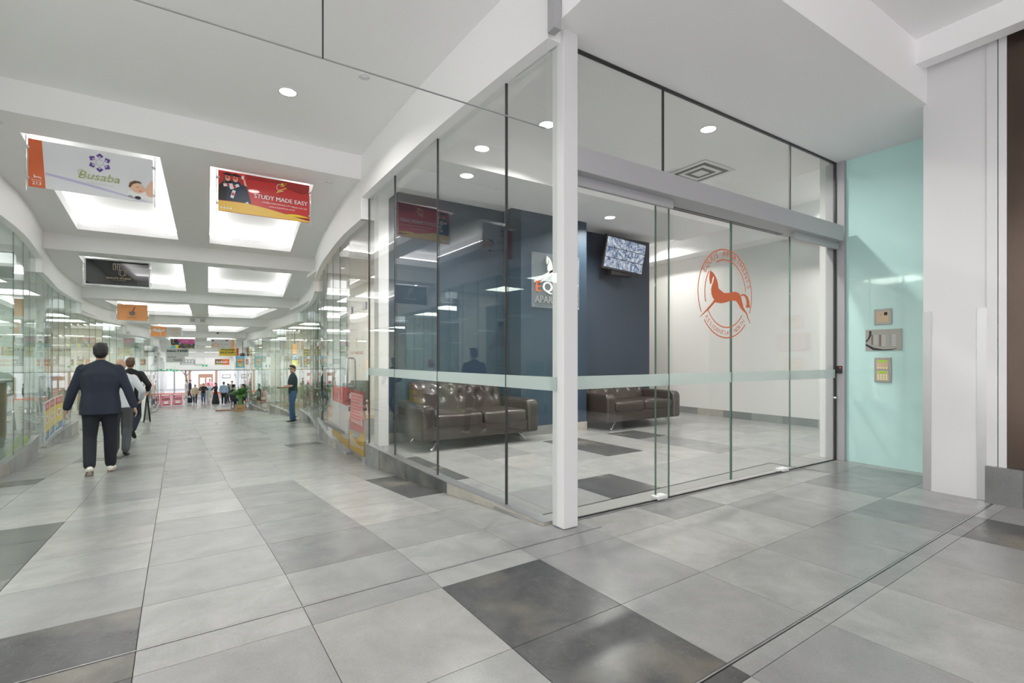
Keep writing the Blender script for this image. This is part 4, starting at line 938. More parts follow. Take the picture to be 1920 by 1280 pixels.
for i in range(5): b.flat([(.3, .5-.06*i), (.85, .5-.06*i), (.85, .515-.06*i), (.3, .515-.06*i)], -.002)
b.obj('text_lines', 'p_grey', t)
t, L = on_wall('door_logo', 'small dark red emblem and lettering on the nearest right shop door', 'sign', 1, 6.53, 7.30, 1.10)
b = B(); b.strip(circ(L/2, .22, .05, 24, 40, 320), circ(L/2, .22, .042, 24, 40, 320), closed=False); b.flat([(L/2-.02, .14), (L/2+.01, .2), (L/2+.03, .27), (L/2+.015, .28), (L/2-.005, .21)]); b.obj('emblem', 'p_gold', t)
b = B(); text(b, 'STUDY MADE EASY', L/2, .06, .042, width=L*.92, bold=.001); b.obj('lettering', 'p_deep_red', t)
# left shops: frosted wave, menu boards, posters
t, L = on_wall('window_vinyl', 'pale mint wave vinyl low on the left shop glass at the frame edge', 'vinyl', -1, 8.0, 10.9, LV[1]+.03)
b = B(); b.flat([(0, 0)]+[(L, 0)]+curve(lambda q: .10+.45*(1-q)**1.5, 0, L)[::-1]); b.obj('mint_wave', 'frost', t)
b = B(); b.flat([(L*.5, 0.001), (L, 0.001), (L, .10), (L*.8, .2), (L*.62, .12)], -.001); b.obj('green_field', 'p_green_lime' if 'p_green_lime' in MATS else 'green_lime', t)
for i, (y0, y1) in enumerate(((13.1, 13.9), (14.0, 14.8), (14.9, 15.9))):
    t, L = on_wall('food_poster', 'yellow and blue food poster on the second left shop window, %s of three' % ('nearest', 'middle', 'furthest')[i], 'poster', -1, y0, y1, LV[2]+.06, off=-.014, group='food posters in the window')
    b = B(); b.box(0, L, -.004, .004, 0, .80); b.obj('board', 'p_white', t)
    for m, z0, z1 in (('p_blue', .03, .2), ('p_yellow', .2, .62), ('p_red', .62, .78)): bb = B(); bb.flat([(.03, z0), (L-.03, z0), (L-.03, z1), (.03, z1)], -.005); bb.obj('printed_field', m, t)
    bb = B(); bb.flat(circ(L*.5, .43, L*.34, 24, rz=.09), -.006); bb.obj('plate_picture', 'p_white', t); bb = B(); bb.flat(circ(L*.5, .43, L*.24, 24, rz=.05), -.007); bb.obj('food_picture', 'p_orange_soft', t)
    bb = B(); text(bb, 'GRILL', L/2, .67, .07, width=L*.6, y=-.006); bb.obj('lettering', 'p_white', t); bb = B(); bb.flat([(L*.1, .1), (L*.35, .1), (L*.35, .19), (L*.1, .19)], -.006); bb.obj('price_spot', 'p_yellow', t)
t = thing('massage_poster', 'tall white poster with a reclining figure inside the first left shop', 'poster', (-2.75, 9.6, LV[1]+.35), R(90)); B().box(-.55, .55, -.01, .01, 0, 2.3).obj('board', 'p_white', t)
b = B(); b.flat(circ(-.05, 1.75, .12, 20), -.012); b.flat([(-.4, 1.35), (-.1, 1.65), (.15, 1.62), (.3, 1.4), (.45, 1.3), (.4, 1.2), (0, 1.35), (-.4, 1.15)], -.012); b.obj('figure_picture', 'p_peach', t)
b = B(); b.flat(circ(-.06, 1.84, .11, 16, rz=.07), -.013); b.obj('hair_picture', 'p_brown', t)
b = B()
for i in range(9): b.flat([(-.4, .95-.1*i), (.35-.1*(i % 3), .95-.1*i), (.35-.1*(i % 3), .975-.1*i), (-.4, .975-.1*i)], -.012)
b.obj('text_lines', 'p_light_grey', t)
t = thing('reception_counter', 'pale curved reception counter in the first left shop', 'counter', (-3.3, 10.9, LV[1]+.004)); b = B(); b.cyl((0, 0, 0), .75, 1.0, n=36); b.obj('body', 'p_tan', t); b = B(); b.cyl((0, 0, 1.0), .82, .04, n=36); b.obj('top', 'white_gloss', t)
t = thing('mint_screen', 'mint green folding screen inside the first left shop', 'screen', (-4.2, 8.6, LV[1]+.004), R(80))
for i in range(3): B().box(-.02, .02, -.28+.56*i-.5, .26+.56*i-.5, .05, 1.3).obj('leaf', 'mint', t, rot=(0, 0, R(12*(-1)**i)))
t = thing('side_counter', 'white shop counter with steel bottles, second left shop', 'counter', (-3.3, 16.6, LV[2]+.004)); rbox(-.4, .4, -1.0, 1.0, 0, .9, 'body', 'p_white', t, .01); rbox(-.45, .45, -1.05, 1.05, .9, .94, 'top', 'light_grey' if 'light_grey' in MATS else 'p_light_grey', t, .008)
for i in range(5):
    bt = thing('steel_bottle', 'steel drink dispenser on the white counter, %s in the row' % ('nearest', 'second', 'third', 'fourth', 'furthest')[i], 'bottle', (-3.05, 15.85+.36*i, LV[2]+.944), group='dispensers on the counter')
    B().cyl((0, 0, 0), .085, .30, n=18).obj('body', 'steel', bt); B().cyl((0, 0, .30), .06, .05, n=16, r2=.03).obj('cap', 'black_metal', bt)
# neon sign, snake plants behind the right glass
t = thing('neon_sign', 'tall narrow neon sign glowing orange, blue and yellow behind right glass', 'neon sign', (3.35, 21.5, .80)); 
B().box(-.08, .08, -.02, .02, .48, .88).obj('orange_tube', 'neon_orange', t, bevel=.02); B().box(-.06, .06, -.02, .02, .26, .44).obj('blue_tube', 'neon_blue', t, bevel=.02); B().box(-.1, .1, -.02, .02, 0, .22).obj('yellow_tube', 'neon_yellow', t, bevel=.02); B().box(-.02, .02, .03, .05, -1.77, 1.4).obj('back_rail', 'black_metal', t)
t = thing('neon_sign', 'small neon cup sign glowing orange and blue behind left glass', 'neon sign', (-2.75, 22.5, .2)); B().box(-.02, .02, -.12, .12, .4, .8).obj('orange_tube', 'neon_orange', t, bevel=.02); B().box(-.02, .02, -.10, .10, 0, .35).obj('blue_tube', 'neon_blue', t, bevel=.02); B().box(-.06, -.04, -.02, .02, -1.17, .8).obj('stand', 'black_metal', t)
def snake_plant(label, x, y, z, n):
    t = thing('snake_plant', label, 'plant', (x, y, z)); B().cyl((0, 0, 0), .13, .3, n=20, r2=.17).obj('pot', 'p_orange_soft', t); B().cyl((0, 0, .27), .15, .01, n=20).obj('soil', 'soil', t)
    for i in range(n):
        a = i*2.4; h = 1.1+.25*((i*7) % 5)/5; b = B(); V = []
        for q in range(7):
            f = q/6; w_ = .045*(1-f**3)+.002; r = .05+.10*f; ca, sa = math.cos(a), math.sin(a)
            for s in (-1, 1): V.append((r*ca-s*w_*sa, r*sa+s*w_*ca, .27+h*f))
        b.add(V, [(2*q, 2*q+1, 2*q+3, 2*q+2) for q in range(6)]); b.obj('leaf_blade', 'leaf', t, smooth=True)
snake_plant('tall snake plant in an orange pot behind the second right glass bay', 2.85, 13.6, LV[2]+.004, 7); snake_plant('shorter snake plant deeper behind the second right glass bay', 3.25, 15.2, LV[2]+.004, 6)

# ------------------------------------------------------------------ boards and plants along the arcade
def aboard(label, x, y, rz, m, h_, paint=None, w_=.55):
    t = thing('sandwich_board', label, 'sandwich board', (x, y, fz(y)), rz)
    for s in (-1, 1):
        p = B().box(-w_/2, w_/2, -.012, .012, .04, h_).obj('panel', m if s < 0 else 'p_white', t, rot=(R(9*s), 0, 0), loc=(0, s*.16, 0)) if False else None
        M = Matrix.Translation((0, s*.15, 0)) @ Matrix.Rotation(R(8.5*s), 4, 'X')
        pn = B().box(-w_/2, w_/2, -.012, .012, .06, h_, M=M).obj('panel', m, t)
        for sx in (-1, 1): B().box(sx*w_/2-.018, sx*w_/2+.018, -.016, .016, 0, h_+.01, M=M).obj('frame_leg', 'black_metal' if m == 'p_white' else 'p_white', t)
        if s < 0 and paint:
            L = []
            def layer(q, nm='printed_shape'):
                L.append((q, nm, B())); return L[-1][2]
            Pen.K = max(1, y/4); P = Pen(layer, w_, h_); P.y = -.014-.001*Pen.K; paint(P)
            for q, nm, bb in L: bb.v = [tuple(M @ Vector(v)) for v in bb.v]; bb.obj(nm, q, t)
def pinkp(P):
    P.rect('p_white', .15, .85, .86, .94)
    for i in range(5): P.oval('p_brown', .2+.15*i, .62, .03, .05); P.rect('p_black', .16+.15*i, .24+.15*i, .48, .57)
    P.rect('p_black', .1, .25, .74, .8); P.rect('p_white', .3, .7, .2, .4); P.rect('p_deep_red', .2, .8, .1, .15)
aboard('pink sandwich board with pictures near the street entrance', -1.2, 45.2, R(4), 'p_pink', .95, pinkp, .68)
aboard('pink sandwich board further left, partly behind the glass', -1.95, 44.9, R(20), 'p_pink', .95, pinkp, .68)
def whitep(P):
    for i in range(6): P.rect('p_light_grey', .2, .75, .25+.1*i, .28+.1*i)
    P.rect('p_blue', .68, .72, .72, .75)
aboard('white sandwich board with black frame by the left wall', -1.72, 22.2, R(-35), 'p_white', .97, whitep)
def palm(label, x, y, h_, zb=None):
    t = thing('potted_palm', label, 'plant', (x, y, fz(y) if zb is None else zb))
    c = B()
    cr = B(); cr.box(-.19, .19, -.19, .19, .02, .34); o = cr.obj('crate_liner', 'wood', t)
    for s in range(3):
        for (x0, x1, y0, y1) in ((-.21, .21, -.212, -.19), (-.21, .21, .19, .212), (-.212, -.19, -.21, .21), (.19, .212, -.21, .21)): B().box(x0, x1, y0, y1, .01+.115*s, .115+.115*s).obj('crate_slat', 'wood', t)
    b = B(); text(b, 'FRESH', 0, .14, .06, width=.26, y=-.2125); b.obj('lettering', 'p_black', t)
    B().box(-.19, .19, -.19, .19, .33, .345).obj('soil', 'soil', t)
    for i in range(7): a = i*.9; B().tube([(.05*math.cos(a), .05*math.sin(a), .33), (.07*math.cos(a), .07*math.sin(a), .33+.35*h_)], .022, 7).obj('stem', 'leaf_light', t)
    rg = random.Random(int(x*100))
    for i in range(22):
        a = i*2.399+rg.random()*.4; up = .6+.9*rg.random(); Lf = (.42+.25*rg.random())*h_; z0 = .33+.3*h_+.1*rg.random(); b = B()
        pts = []
        for q in range(9):
            f = q/8; r = .06+Lf*f*(.65+.35*(1-up)); z = z0+Lf*(up*1.1*f-.75*f*f); pts.append(Vector((r*math.cos(a), r*math.sin(a), z)))
        tz = Vector((-math.sin(a), math.cos(a), 0))
        for q in range(1, 9):
            p = pts[q]; w_ = .14*math.sin(min(1, q/8*.9+.12)*math.pi)*h_+.015; dd = (pts[q]-pts[q-1])
            for s in (-1, 1):
                tip = p+tz*s*w_+dd*.9-Vector((0, 0, .25*w_)); b.add([pts[q-1], p, tip], [(0, 1, 2)])
                m_ = (pts[q-1]+p)/2; tip = m_+tz*s*w_+dd*.9-Vector((0, 0, .25*w_)); b.add([pts[q-1]*.5+m_*.5, m_, tip], [(0, 1, 2)])
        b.obj('frond', 'leaf' if i % 2 else 'leaf_light', t)
palm('bushy potted palm in a wooden crate, the nearer one', 1.80, 27.4, 1.2); palm('potted palm in a wooden crate behind the right glass edge', 2.95, 29.6, .8, LV[4]+.005)
t = thing('timber_bench', 'low timber plank lying on the floor beside the palm', 'plank', (1.55, 29.0, fz(29.0))); B().box(-.75, .75, -.12, .12, .03, .09).obj('plank', 'brick_brown', t)
for s in (-1, 1): B().box(s*.5-.04, s*.5+.04, -.1, .1, 0, .03).obj('foot', 'black_metal', t)

# ------------------------------------------------------------------ street entrance and street
we = sroot('wall_entrance', 'white header wall and dark posts of the open street entrance', 'wall')
B().box(-6.3, 6.3, YEND, YEND+.3, .06, 1.3).obj('header', 'paint', we); B().box(-6.3, 6.3, YEND-.03, YEND+.02, .02, .07).obj('lintel', 'black_metal', we)
for x in (-1.55, 3.9, -3.2): B().box(x-.05, x+.05, YEND-.05, YEND+.05, -2.55, .06).obj('post', 'aluminium_paint', we)
B().box(-.15, .55, YEND-.02, YEND-.001, .45, .62).obj('air_grille', 'p_light_grey', we)
struct('floor_street', B().box(-25, 25, 59.9, 90, -2.75, -2.6).box(-25, 25, 50, 59.9, -2.7, -2.56), 'tile_light', 'pale paved street beyond the entrance', 'pavement')
mat('facade', (.72, .76, .80), .7); mat('facade_blue', (.55, .63, .72), .6)
fc = thing('street_building', 'pale blue-grey building facade across the street', 'building', (0, 58.2, -2.6))
B().box(-24, 24, 0, .4, 0, 9).obj('wall', 'facade', fc); B().box(-24, 24, -.06, 0, -.1, .30).obj('red_base', 'p_orange', fc)
dr2 = B().box(.2, 1.4, -.08, 0, .05, 2.1).obj('door', 'brick_brown', fc)
for x in (.3, .85): B().box(x, x+.42, -.1, -.08, 1.1, 1.75).obj('door_pane', 'p_white', dr2)
for x in (-.55, 1.72, -2.8, 4.1, 6.5): B().box(x-.08, x+.08, -.09, 0, .3, 6).obj('pilaster', 'brick_brown', fc)
for x0, x1 in ((-2.5, -.8), (2.0, 3.9), (4.5, 6.2), (-5, -3.1), (7, 9)): 
    o = B().box(x0, x1, -.05, 0, .6, 3.4).obj('window', 'facade_blue', fc); B().box(x0+.1, x1-.1, -.06, -.05, .7, 3.3).obj('pane', 'p_pale', o)
B().box(2.2, 3.0, -.1, -.06, 1.65, 2.05).obj('wall_sign', 'p_grey', fc); B().box(2.3, 2.9, -.11, -.1, 1.75, 1.95).obj('sign_face', 'p_pale', fc)
t = thing('street_tree', 'young street tree with light green leaves outside the entrance', 'tree', (-.75, 54.5, -2.58)); B().tube([(0, 0, 0), (.05, 0, 1.2), (-.1, 0, 2.3), (0, 0, 3.2)], [.10, .09, .07, .04], 9).obj('trunk', 'bark', t, smooth=True)
for s in (-1, 1): B().tube([(-.05, 0, 2.0), (s*.5, .2, 2.7)], [.04, .02], 7).obj('branch', 'bark', t)
rg = random.Random(5); b = B()
for i in range(900):
    a = rg.random()*6.283; r = 1.5*math.sqrt(rg.random()); c = Vector((r*math.cos(a), r*math.sin(a)*.8, 2.9+.9*rg.random()-.3*r*r*.3)); d = Vector((rg.random()-.5, rg.random()-.5, rg.random()-.5)).normalized()*.11; e = d.cross(Vector((.3, .5, .8))).normalized()*.06
    b.add([c-d, c+e, c+d, c-e], [(0, 1, 2, 3)])
tag(b.obj('foliage', 'leaf_tree', t), kind='stuff')
t = thing('parked_bicycle', 'bicycle leaning at the edge of the street entrance', 'bicycle', (2.0, 51.5, -2.555), R(20))
for x in (-.5, .5): b = B(); b.strip(circ(x, .33, .33, 28), circ(x, .33, .30, 28)); b.obj('wheel', 'black_metal', t)
B().tube([(-.5, 0, .33), (-.15, 0, .33), (.1, 0, .75), (-.25, 0, .78), (-.15, 0, .33)], .018, 7).obj('frame', 'p_red', t); B().tube([(.1, 0, .75), (.42, 0, .8), (.5, 0, .33)], .018, 7).obj('fork', 'p_red', t); B().tube([(.40, -.25, .95), (.40, 0, .9), (.40, .25, .95)], .012, 7).obj('handlebar', 'black_metal', t); B().ell((-.27, 0, .86), (.12, .06, .03)).obj('saddle', 'black_metal', t)
# ------------------------------------------------------------------ people
def ik(a, c, l1, l2, hint):
    a, c, hint = Vector(a), Vector(c), Vector(hint); d = c-a; L = min(d.length, l1+l2-1e-4); u = d.normalized()
    x = (l1*l1-l2*l2+L*L)/(2*L); h = math.sqrt(max(0, l1*l1-x*x)); p = hint-u*hint.dot(u)
    return a+u*x+(p.normalized()*h if p.length > 1e-6 else Vector())
def remeshed(b, name, m, par, vox, smooth=6):
    o = b.obj(name, m, par, smooth=True); md = o.modifiers.new('remesh', 'REMESH'); md.mode = 'VOXEL'; md.voxel_size = vox; md.use_smooth_shade = True
    sm = o.modifiers.new('smooth', 'SMOOTH'); sm.factor = .5; sm.iterations = smooth; return o
def person(label, x, y, yaw, S, legs, arms, top, bottom, shoe='shoe_black', hair='hair_black', skin='skin', kind='shirt', long=True, z=None, det=1, fat=1.0, lean=.0, headyaw=0, hairlen=0, seat=False, group=None, elbow=((-1, -.6, 0), (1, -.6, 0)), hem=.86, bald=False, hipz=None, dress=None, sole=None):
    s = S/1.75; zz = fz(y) if z is None else z
    t = thing('person', label, 'person', (x, y, zz), yaw, group); vox = .008 if det else .02
    hz = (hipz or (.575 if seat else .94)); up = hz-.92; f = fat
    LN = lambda h: lean*max(0, h-.9)      # forward shift with height
    P = lambda px, py, pz: Vector((px*s, (py+LN(pz))*s, (pz+up)*s))
    body, shirt, trou = B(), B(), B()
    def torso(b, e, z0, flare=0):
        hs = [(z0, .165*f+e+flare, .115*f+e+flare*.7), (.92, .17*f+e+flare*.4, .118*f+e), (1.08, .155*f+e, .108*f+e), (1.22, .17*f+e, .118*f+e), (1.33, .178*f+e, .112*f+e), (1.41, .155+e, .085+e), (1.455, .095+e*.8, .065+e*.6)]
        hs = [q for q in hs if q[0] >= z0-1e-6]
        b.tube([P(0, 0, q[0]) for q in hs], [(q[1]*s, q[2]*s) for q in hs], 16, cap0=False)
    torso(body, -.012, .88)
    for sx in (-1, 1): body.ell(P(sx*.165, 0, 1.395), (.062*s,)*3, 10, 7)
    # head, neck
    hc = P(0, .015, 1.625); hy = Matrix.Rotation(headyaw, 3, 'Z')
    body.tube([P(0, -.01, 1.42), P(0, 0, 1.50), hc-Vector((0, 0, .04*s))], [.058*s, .052*s, .05*s], 12)
    H = lambda px, py, pz: hc+hy @ Vector((px*s, py*s, pz*s))
    body.ell(H(0, -.01, .02), (.077*s, .095*s, .108*s), 18, 12, M=hy); body.ell(H(0, .028, -.055), (.056*s, .06*s, .06*s), 14, 9, M=hy)
    body.tube([H(0, .083, .02), H(0, .104, -.022)], [.009*s, .014*s], 7); body.tube([H(-.02, .086, -.058), H(.02, .086, -.058)], .007*s, 6)
    for sx in (-1, 1): body.ell(H(sx*.078, -.005, -.005), (.010*s, .02*s, .03*s), 8, 6, M=hy)
    # arms
    for sx, wr, hint in ((-1, arms[0], elbow[0]), (1, arms[1], elbow[1])):
        sh = P(sx*.185, 0, 1.40); wv = P(*wr[:3]); d = wv-sh; ml = (.30+.265)*s
        if d.length > ml*.995: wv = sh+d.normalized()*ml*.995
        el = ik(sh, wv, .30*s, .265*s, Vector(hint)); fd = (wv-el).normalized()
        body.tube([sh, sh.lerp(el, .5), el], [.046*s, .044*s, .037*s], 10); body.tube([el, el.lerp(wv, .35), wv], [.037*s, .038*s, .026*s], 10)
        e = .016 if det else .02; n_ = [sh, sh.lerp(el, .5), el]
        if long: shirt.tube([sh, sh.lerp(el, .5), el], [(.056+e)*s, (.048+e)*s, (.042+e)*s], 12); shirt.tube([el, el.lerp(wv, .5), el.lerp(wv, .93)], [(.042+e)*s, (.038+e)*s, (.031+e)*s], 12)
        else: shirt.tube([sh, sh.lerp(el, .45), sh.lerp(el, .72)], [(.056+e)*s, (.052+e)*s, (.052+e)*s], 12)
        palm_n = Vector(wr[3]) if len(wr) > 3 else Vector((-sx, 0, 0)); palm_n = (palm_n-fd*palm_n.dot(fd)).normalized(); lat = fd.cross(palm_n).normalized()
        body.tube([wv-fd*.01*s, wv+fd*.045*s, wv+fd*.085*s], [(.027*s, .018*s), (.040*s, .016*s), (.038*s, .014*s)], 10, flat=tuple(palm_n))
        if det:
            for k in range(4):
                p0 = wv+fd*.082*s+lat*(k-1.5)*.0205*s; ln = (.034, .040, .037, .029)[k]*s; c1 = .35; c2 = .9
                p1 = p0+(fd*math.cos(c1)+palm_n*math.sin(c1))*ln; p2 = p1+(fd*math.cos(c2)+palm_n*math.sin(c2))*ln*.8
                body.tube([p0-fd*.015*s, p0, p1, p2], [.0095*s, .0092*s, .0085*s, .0075*s], 7)
            tl = lat*(1 if Vector((0, 1, .0)).dot(lat) > 0 else -1)
            q0 = wv+fd*.02*s+tl*.028*s; q1 = q0+(fd*.6+tl*.6+palm_n*.3).normalized()*.04*s; q2 = q1+(fd*.85+tl*.1+palm_n*.35).normalized()*.03*s
            body.tube([q0, q1, q2], [.013*s, .011*s, .009*s], 7)
    # legs
    feet = []
    for sx, lg in ((-1, legs[0]), (1, legs[1])):
        hp = P(sx*.09, 0, .90); an = Vector((lg[0]*s, lg[1]*s, (lg[2]+.085)*s)); pitch = lg[3] if len(lg) > 3 else 0
        d = an-hp; ml = (.43+.42)*s
        if d.length > ml*.998: an = hp+d.normalized()*ml*.998
        kn = ik(hp, an, .43*s, .42*s, Vector((sx*.12, 1, 0)))
        body.tube([hp, hp.lerp(kn, .5), kn], [.075*s, .066*s, .05*s], 10); body.tube([kn, kn.lerp(an, .35), an], [.05*s, .052*s, .036*s], 10)
        e = .014
        if not dress: trou.tube([hp+Vector((0, 0, .02)), hp.lerp(kn, .5), kn], [(.09*f+e)*s, (.078+e)*s, (.062+e)*s], 12); trou.tube([kn, kn.lerp(an, .4), kn.lerp(an, .95)], [(.062+e)*s, (.060+e)*s, (.052+e)*s], 12)
        fdir = Vector((sx*.12, math.cos(pitch), -math.sin(pitch))).normalized(); heel = an+Vector((0, 0, -.045*s))-fdir*.055*s
        body.tube([an, an+fdir*.05*s-Vector((0, 0, .04*s)), an+fdir*.12*s-Vector((0, 0, .05*s))], [.034*s, .032*s, .026*s], 8)
        feet.append((an, fdir, heel, sx))
    torso(trou, .008, .86) if False else trou.tube([P(0, 0, .86), P(0, 0, .93), P(0, 0, 1.02)], [(.155*f*s, .105*f*s), (.172*f*s, .122*f*s), (.165*f*s, .115*f*s)], 16)
    bo = remeshed(body, 'body', skin, t, vox, 4)
    if dress:
        b = B(); zs = [(1.45, .10, .07), (1.40, .18, .10), (1.25, .17, .12), (1.08, .15, .105), (.95, .18, .13), (.6, .24, .19), (.25, .32, .25), (.10, .36, .28)]
        b.tube([P(0, 0, q[0]) for q in zs][::-1], [(q[1]*s, q[2]*s) for q in zs][::-1], 18)
        shirt.v and None
        for v_ in [0]: pass
        k = len(b.v); b.v += shirt.v; b.f += [tuple(i+k for i in q) for q in shirt.f]; b.m += shirt.m
        remeshed(b, 'dress', top, t, vox*1.2)
    else:
        torso(shirt, .022 if kind == 'jacket' else .014, hem, .012 if kind == 'jacket' else 0)
        for sx in (-1, 1): shirt.ell(P(sx*.160, 0, 1.378), (.080*s, .072*s, .075*s), 10, 8); shirt.tube([P(sx*.05, 0, 1.44), P(sx*.175, 0, 1.385)], [.07*s, .062*s], 10)
        if kind in ('jacket', 'shirt', 'polo'): shirt.tube([P(0, -.012, 1.44), P(0, -.008, 1.485)], [(.075*s, .07*s), (.064*s, .062*s)], 14)
        remeshed(shirt, {'jacket': 'jacket', 'shirt': 'shirt', 'polo': 'polo_shirt', 'coat': 'coat'}.get(kind, 'shirt'), top, t, vox*1.2)
        remeshed(trou, 'trousers', bottom, t, vox*1.2)
    for an, fd, heel, sx in feet:
        up_ = Vector((0, 0, 1)); b = B(); g = -.052*s
        b.tube([an+Vector((0, 0, .01*s)), an+Vector((0, 0, -.03*s))], [.045*s, .047*s], 10); b.tube([heel, an+fd*.05*s+Vector((0, 0, g)), an+fd*.13*s+Vector((0, 0, g*1.05)), an+fd*.17*s+Vector((0, 0, g*1.12))], [(.037*s, .036*s), (.045*s, .036*s), (.045*s, .028*s), (.034*s, .02*s)], 12, flat=(0, 0, 1))
        so_ = remeshed(b, 'shoe', shoe, t, vox*1.2, 3)
        if sole:
            bb = B(); bb.tube([heel+Vector((0, 0, -.03*s)), an+fd*.17*s+Vector((0, 0, -.075*s))], [(.042*s, .009*s), (.045*s, .009*s)], 12, flat=(0, 0, 1)); bb.obj('sole', sole, so_, smooth=True)
    # hair
    if not bald:
        b = B(); b.ell(H(0, -.022, .042), (.086*s, .098*s, .10*s), 16, 10, M=hy); b.ell(H(0, -.05, .0), (.078*s, .068*s, .085*s), 14, 9, M=hy)
        b.tube([H(-.045, .06, .108), H(.045, .058, .11)], .028*s, 8)
        if hairlen: b.tube([H(0, -.07, .02), H(0, -.09, -.10), H(0, -.085, -.10-hairlen)], [(.085*s, .05*s), (.088*s, .045*s), (.06*s, .03*s)], 12, flat=(0, 1, 0))
        remeshed(b, 'hair', hair, t, vox, 3)
    elif bald == 'fringe':
        b = B(); b.ell(H(0, -.045, -.025), (.081*s, .064*s, .06*s), 16, 9, M=hy); remeshed(b, 'hair', hair, t, vox, 3)
    if det:
        for sx in (-1, 1): B().ell(H(sx*.029, .079, .018), (.011*s, .008*s, .008*s), 10, 7).obj('eye', 'hair_black', bo, smooth=True)
    return t, H, P, s, bo
# walkers seen from behind
person('man in a dark navy jacket walking away, white sneakers', -1.02, 8.05, R(4), 1.63, ((-.10, -.20, .05, .55), (.10, .16, 0, 0)), ((-.36, .10, .85), (.37, -.02, .85)), 'c_navy', 'c_dark_trouser', 'shoe_white', 'hair_black', 'skin_tan', 'jacket', fat=1.15, hem=.79, lean=.05, sole='sole', elbow=((-.4, -1, 0), (.4, -1, 0)))
person('balding man in a white shirt and grey trousers walking away', -1.10, 10.75, R(0), 1.63, ((-.09, .18, 0), (.09, -.12, .02, .3)), ((-.24, .20, 1.02), (.30, .12, 1.0)), 'c_white_shirt', 'c_grey_trouser', 'shoe_black', 'hair_grey', 'skin', 'shirt', fat=1.15, bald='fringe', lean=.04, elbow=((-.5, -1, 0), (.6, -1, -.3)))
person('man in a black shirt and navy trousers walking away, furthest of three', -1.25, 13.9, R(-6), 1.80, ((-.10, .05, 0), (.10, -.30, .16, .9)), ((-.24, .2, 1.05), (.28, .16, 1.03)), 'c_black_shirt', 'c_navy_trouser', 'shoe_black', 'hair_brown', 'skin', 'shirt', fat=1.12, lean=.03, elbow=((-.5, -1, 0), (.7, -1, -.3)))
# man with a phone by the right glass
pt, H, P, s, bo = person('man in dark teal polo and blue jeans looking at a phone', 2.58, 16.9, R(95), 1.76, ((-.08, .05, 0), (.09, -.05, 0)), ((-.12, .33, 1.08, (0, 0, 1)), (.08, .32, 1.06, (0, 0, 1))), 'c_teal_polo', 'c_denim', 'shoe_black', 'hair_black', 'skin_tan', 'polo', long=False, headyaw=R(45), sole='shoe_white', hipz=.95, elbow=((-.35, -.6, -1), (.35, -.6, -1)))
gl = B()
for sx in (-1, 1): gl.strip([tuple(q) for q in circ(sx*.031, .018, .024, 20)], [tuple(q) for q in circ(sx*.031, .018, .020, 20)])
gl.v = [tuple(H(x, .094, z)) for x, _, z in gl.v]; gl.tube([H(-.055, .09, .02), H(-.08, 0, .02)], .002, 6); gl.tube([H(.055, .09, .02), H(.08, 0, .02)], .002, 6); gl.tube([H(-.01, .095, .022), H(.01, .095, .022)], .002, 6); gl.obj('glasses', 'black_metal', pt)
wp_ = Matrix.Rotation(R(95), 4, 'Z') @ Vector((-.10*s, .42*s, 1.105*s))
ph_ = thing('mobile_phone', 'black mobile phone held by the man in the teal polo', 'phone', (2.58+wp_.x, 16.9+wp_.y, fz(16.9)+wp_.z), R(95)); B().box(-.038, .038, -.08, .08, 0, .009).obj('case', 'black_metal', ph_, bevel=.003); B().box(-.034, .034, -.072, .072, .009, .0098).obj('screen', 'p_navy', ph_)
# people near the street entrance
D = dict(det=0)
st = ((-.09, .05, 0), (.09, -.04, 0)); wk = ((-.09, .18, 0), (.09, -.15, .03, .3)); dn_ = ((-.22, .04, .86), (.22, .04, .86)); hold = ((-.14, .28, 1.15), (.14, .28, 1.15))
person('woman in a beige open coat carrying a dark shopping bag', -.08, 46.1, R(175), 1.50, wk, dn_, 'c_beige', 'c_navy_trouser', kind='coat', hem=.60, hairlen=.05, **D)
person('person in a black top holding a bag, walking towards the arcade', .48, 46.6, R(180), 1.56, wk, hold, 'c_black', 'c_denim', **D)
person('woman in a pale blue top and light trousers with a tote', .84, 47.6, R(165), 1.52, wk, hold, 'c_pale_blue', 'c_sage', hairlen=.1, **D)
person('woman in a long black dress and head covering', 1.28, 45.2, R(120), 1.64, st, hold, 'c_black', 'c_black', dress=True, hairlen=.2, **D)
person('person in a light denim jacket and black trousers seen from behind', 1.80, 44.4, R(-5), 1.74, st, dn_, 'c_light_denim', 'c_black', kind='shirt', fat=1.0, hem=.88, **D)
person('person in dark clothes standing right of the denim jacket', 2.14, 45.3, R(60), 1.55, st, hold, 'c_black', 'c_navy_trouser', **D)
person('man in a grey shirt standing near the right glass', 2.46, 46.2, R(150), 1.72, st, dn_, 'c_grey', 'c_dark_trouser', long=False, **D)
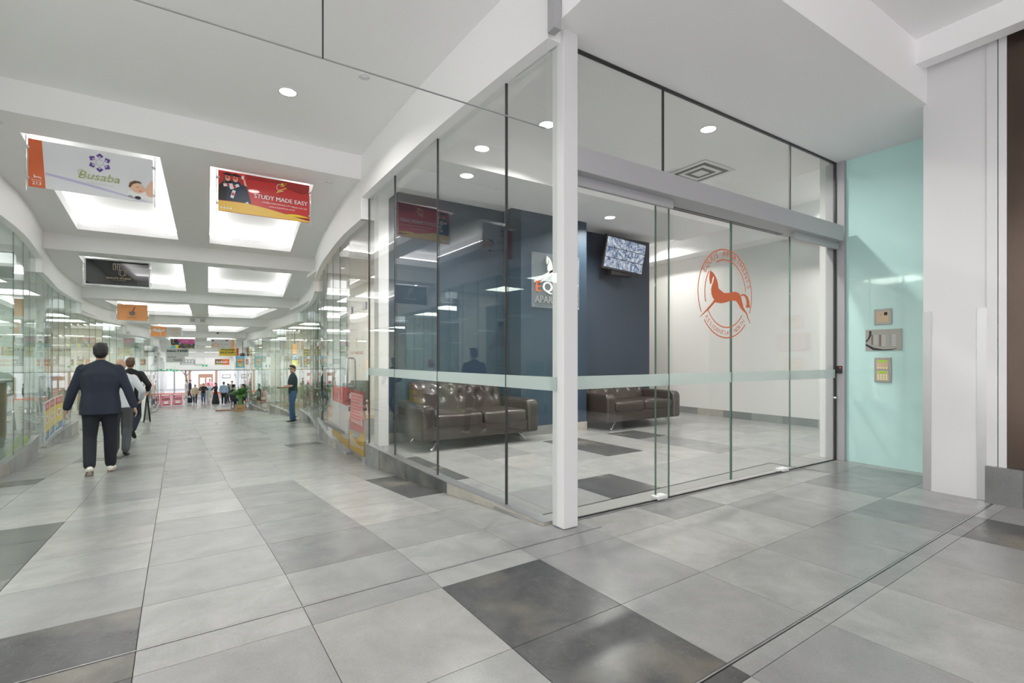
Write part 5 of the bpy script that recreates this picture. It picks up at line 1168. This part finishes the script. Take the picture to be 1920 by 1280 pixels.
person('passer-by in a grey shirt and shorts out on the street', -.75, 53.0, R(100), 1.68, wk, dn_, 'c_grey', 'c_sage', z=-2.56, long=False, **D)
person('passer-by in dark navy out on the street', -.48, 53.6, R(100), 1.66, wk, dn_, 'c_navy', 'c_navy', z=-2.56, **D)
person('distant person in a pink top out on the street', 1.05, 53.5, R(180), 1.70, st, dn_, 'p_pink', 'c_grey', z=-2.56, **D)
bg_ = thing('shopping_bag', 'dark shopping bag carried by the woman in beige', 'bag', (-.42, 46.08, -2.40), R(10)); B().box(-.16, .16, -.05, .05, 0, .40).obj('body', 'c_navy_trouser', bg_, bevel=.02); B().tube([(-.07, 0, .40), (-.05, 0, .62), (.05, 0, .62), (.07, 0, .40)], .008, 6).obj('handle', 'c_black', bg_)
bg_ = thing('tote_bag', 'cream tote bag carried by the woman in pale blue', 'bag', (.44, 47.45, -1.98), R(-10)); B().box(-.18, .18, -.05, .05, 0, .34).obj('body', 'c_tote', bg_, bevel=.02); B().tube([(-.09, 0, .34), (-.06, 0, .62), (.06, 0, .62), (.09, 0, .34)], .009, 6).obj('strap', 'c_black', bg_)
# seated pair behind the palms
def stool(label, x, y, m):
    t = thing('stool', label, 'stool', (x, y, fz(y))); B().cyl((0, 0, .43), .17, .04, n=20).obj('seat', m, t)
    for a in range(4): B().tube([(.12*math.cos(a*1.57+.78), .12*math.sin(a*1.57+.78), .43), (.16*math.cos(a*1.57+.78), .16*math.sin(a*1.57+.78), .01)], .012, 7).obj('leg', 'black_metal', t)
stool('small stool with dark seat behind the nearer palm', 1.72, 31.0, 'p_black'); stool('small stool with red seat behind the palms', 2.25, 31.6, 'p_red')
sitl = ((-.12, .42, 0), (.12, .42, 0)); sita = ((-.18, .34, 1.05), (.18, .34, 1.05))
person('person in dark clothes seated behind the nearer palm', 1.72, 31.0, R(-60), 1.70, sitl, sita, 'c_black', 'c_navy_trouser', seat=True, **D)
person('person in black seated on the red stool beside the glass', 2.25, 31.6, R(90), 1.72, sitl, sita, 'c_black', 'c_dark_trouser', seat=True, **D)
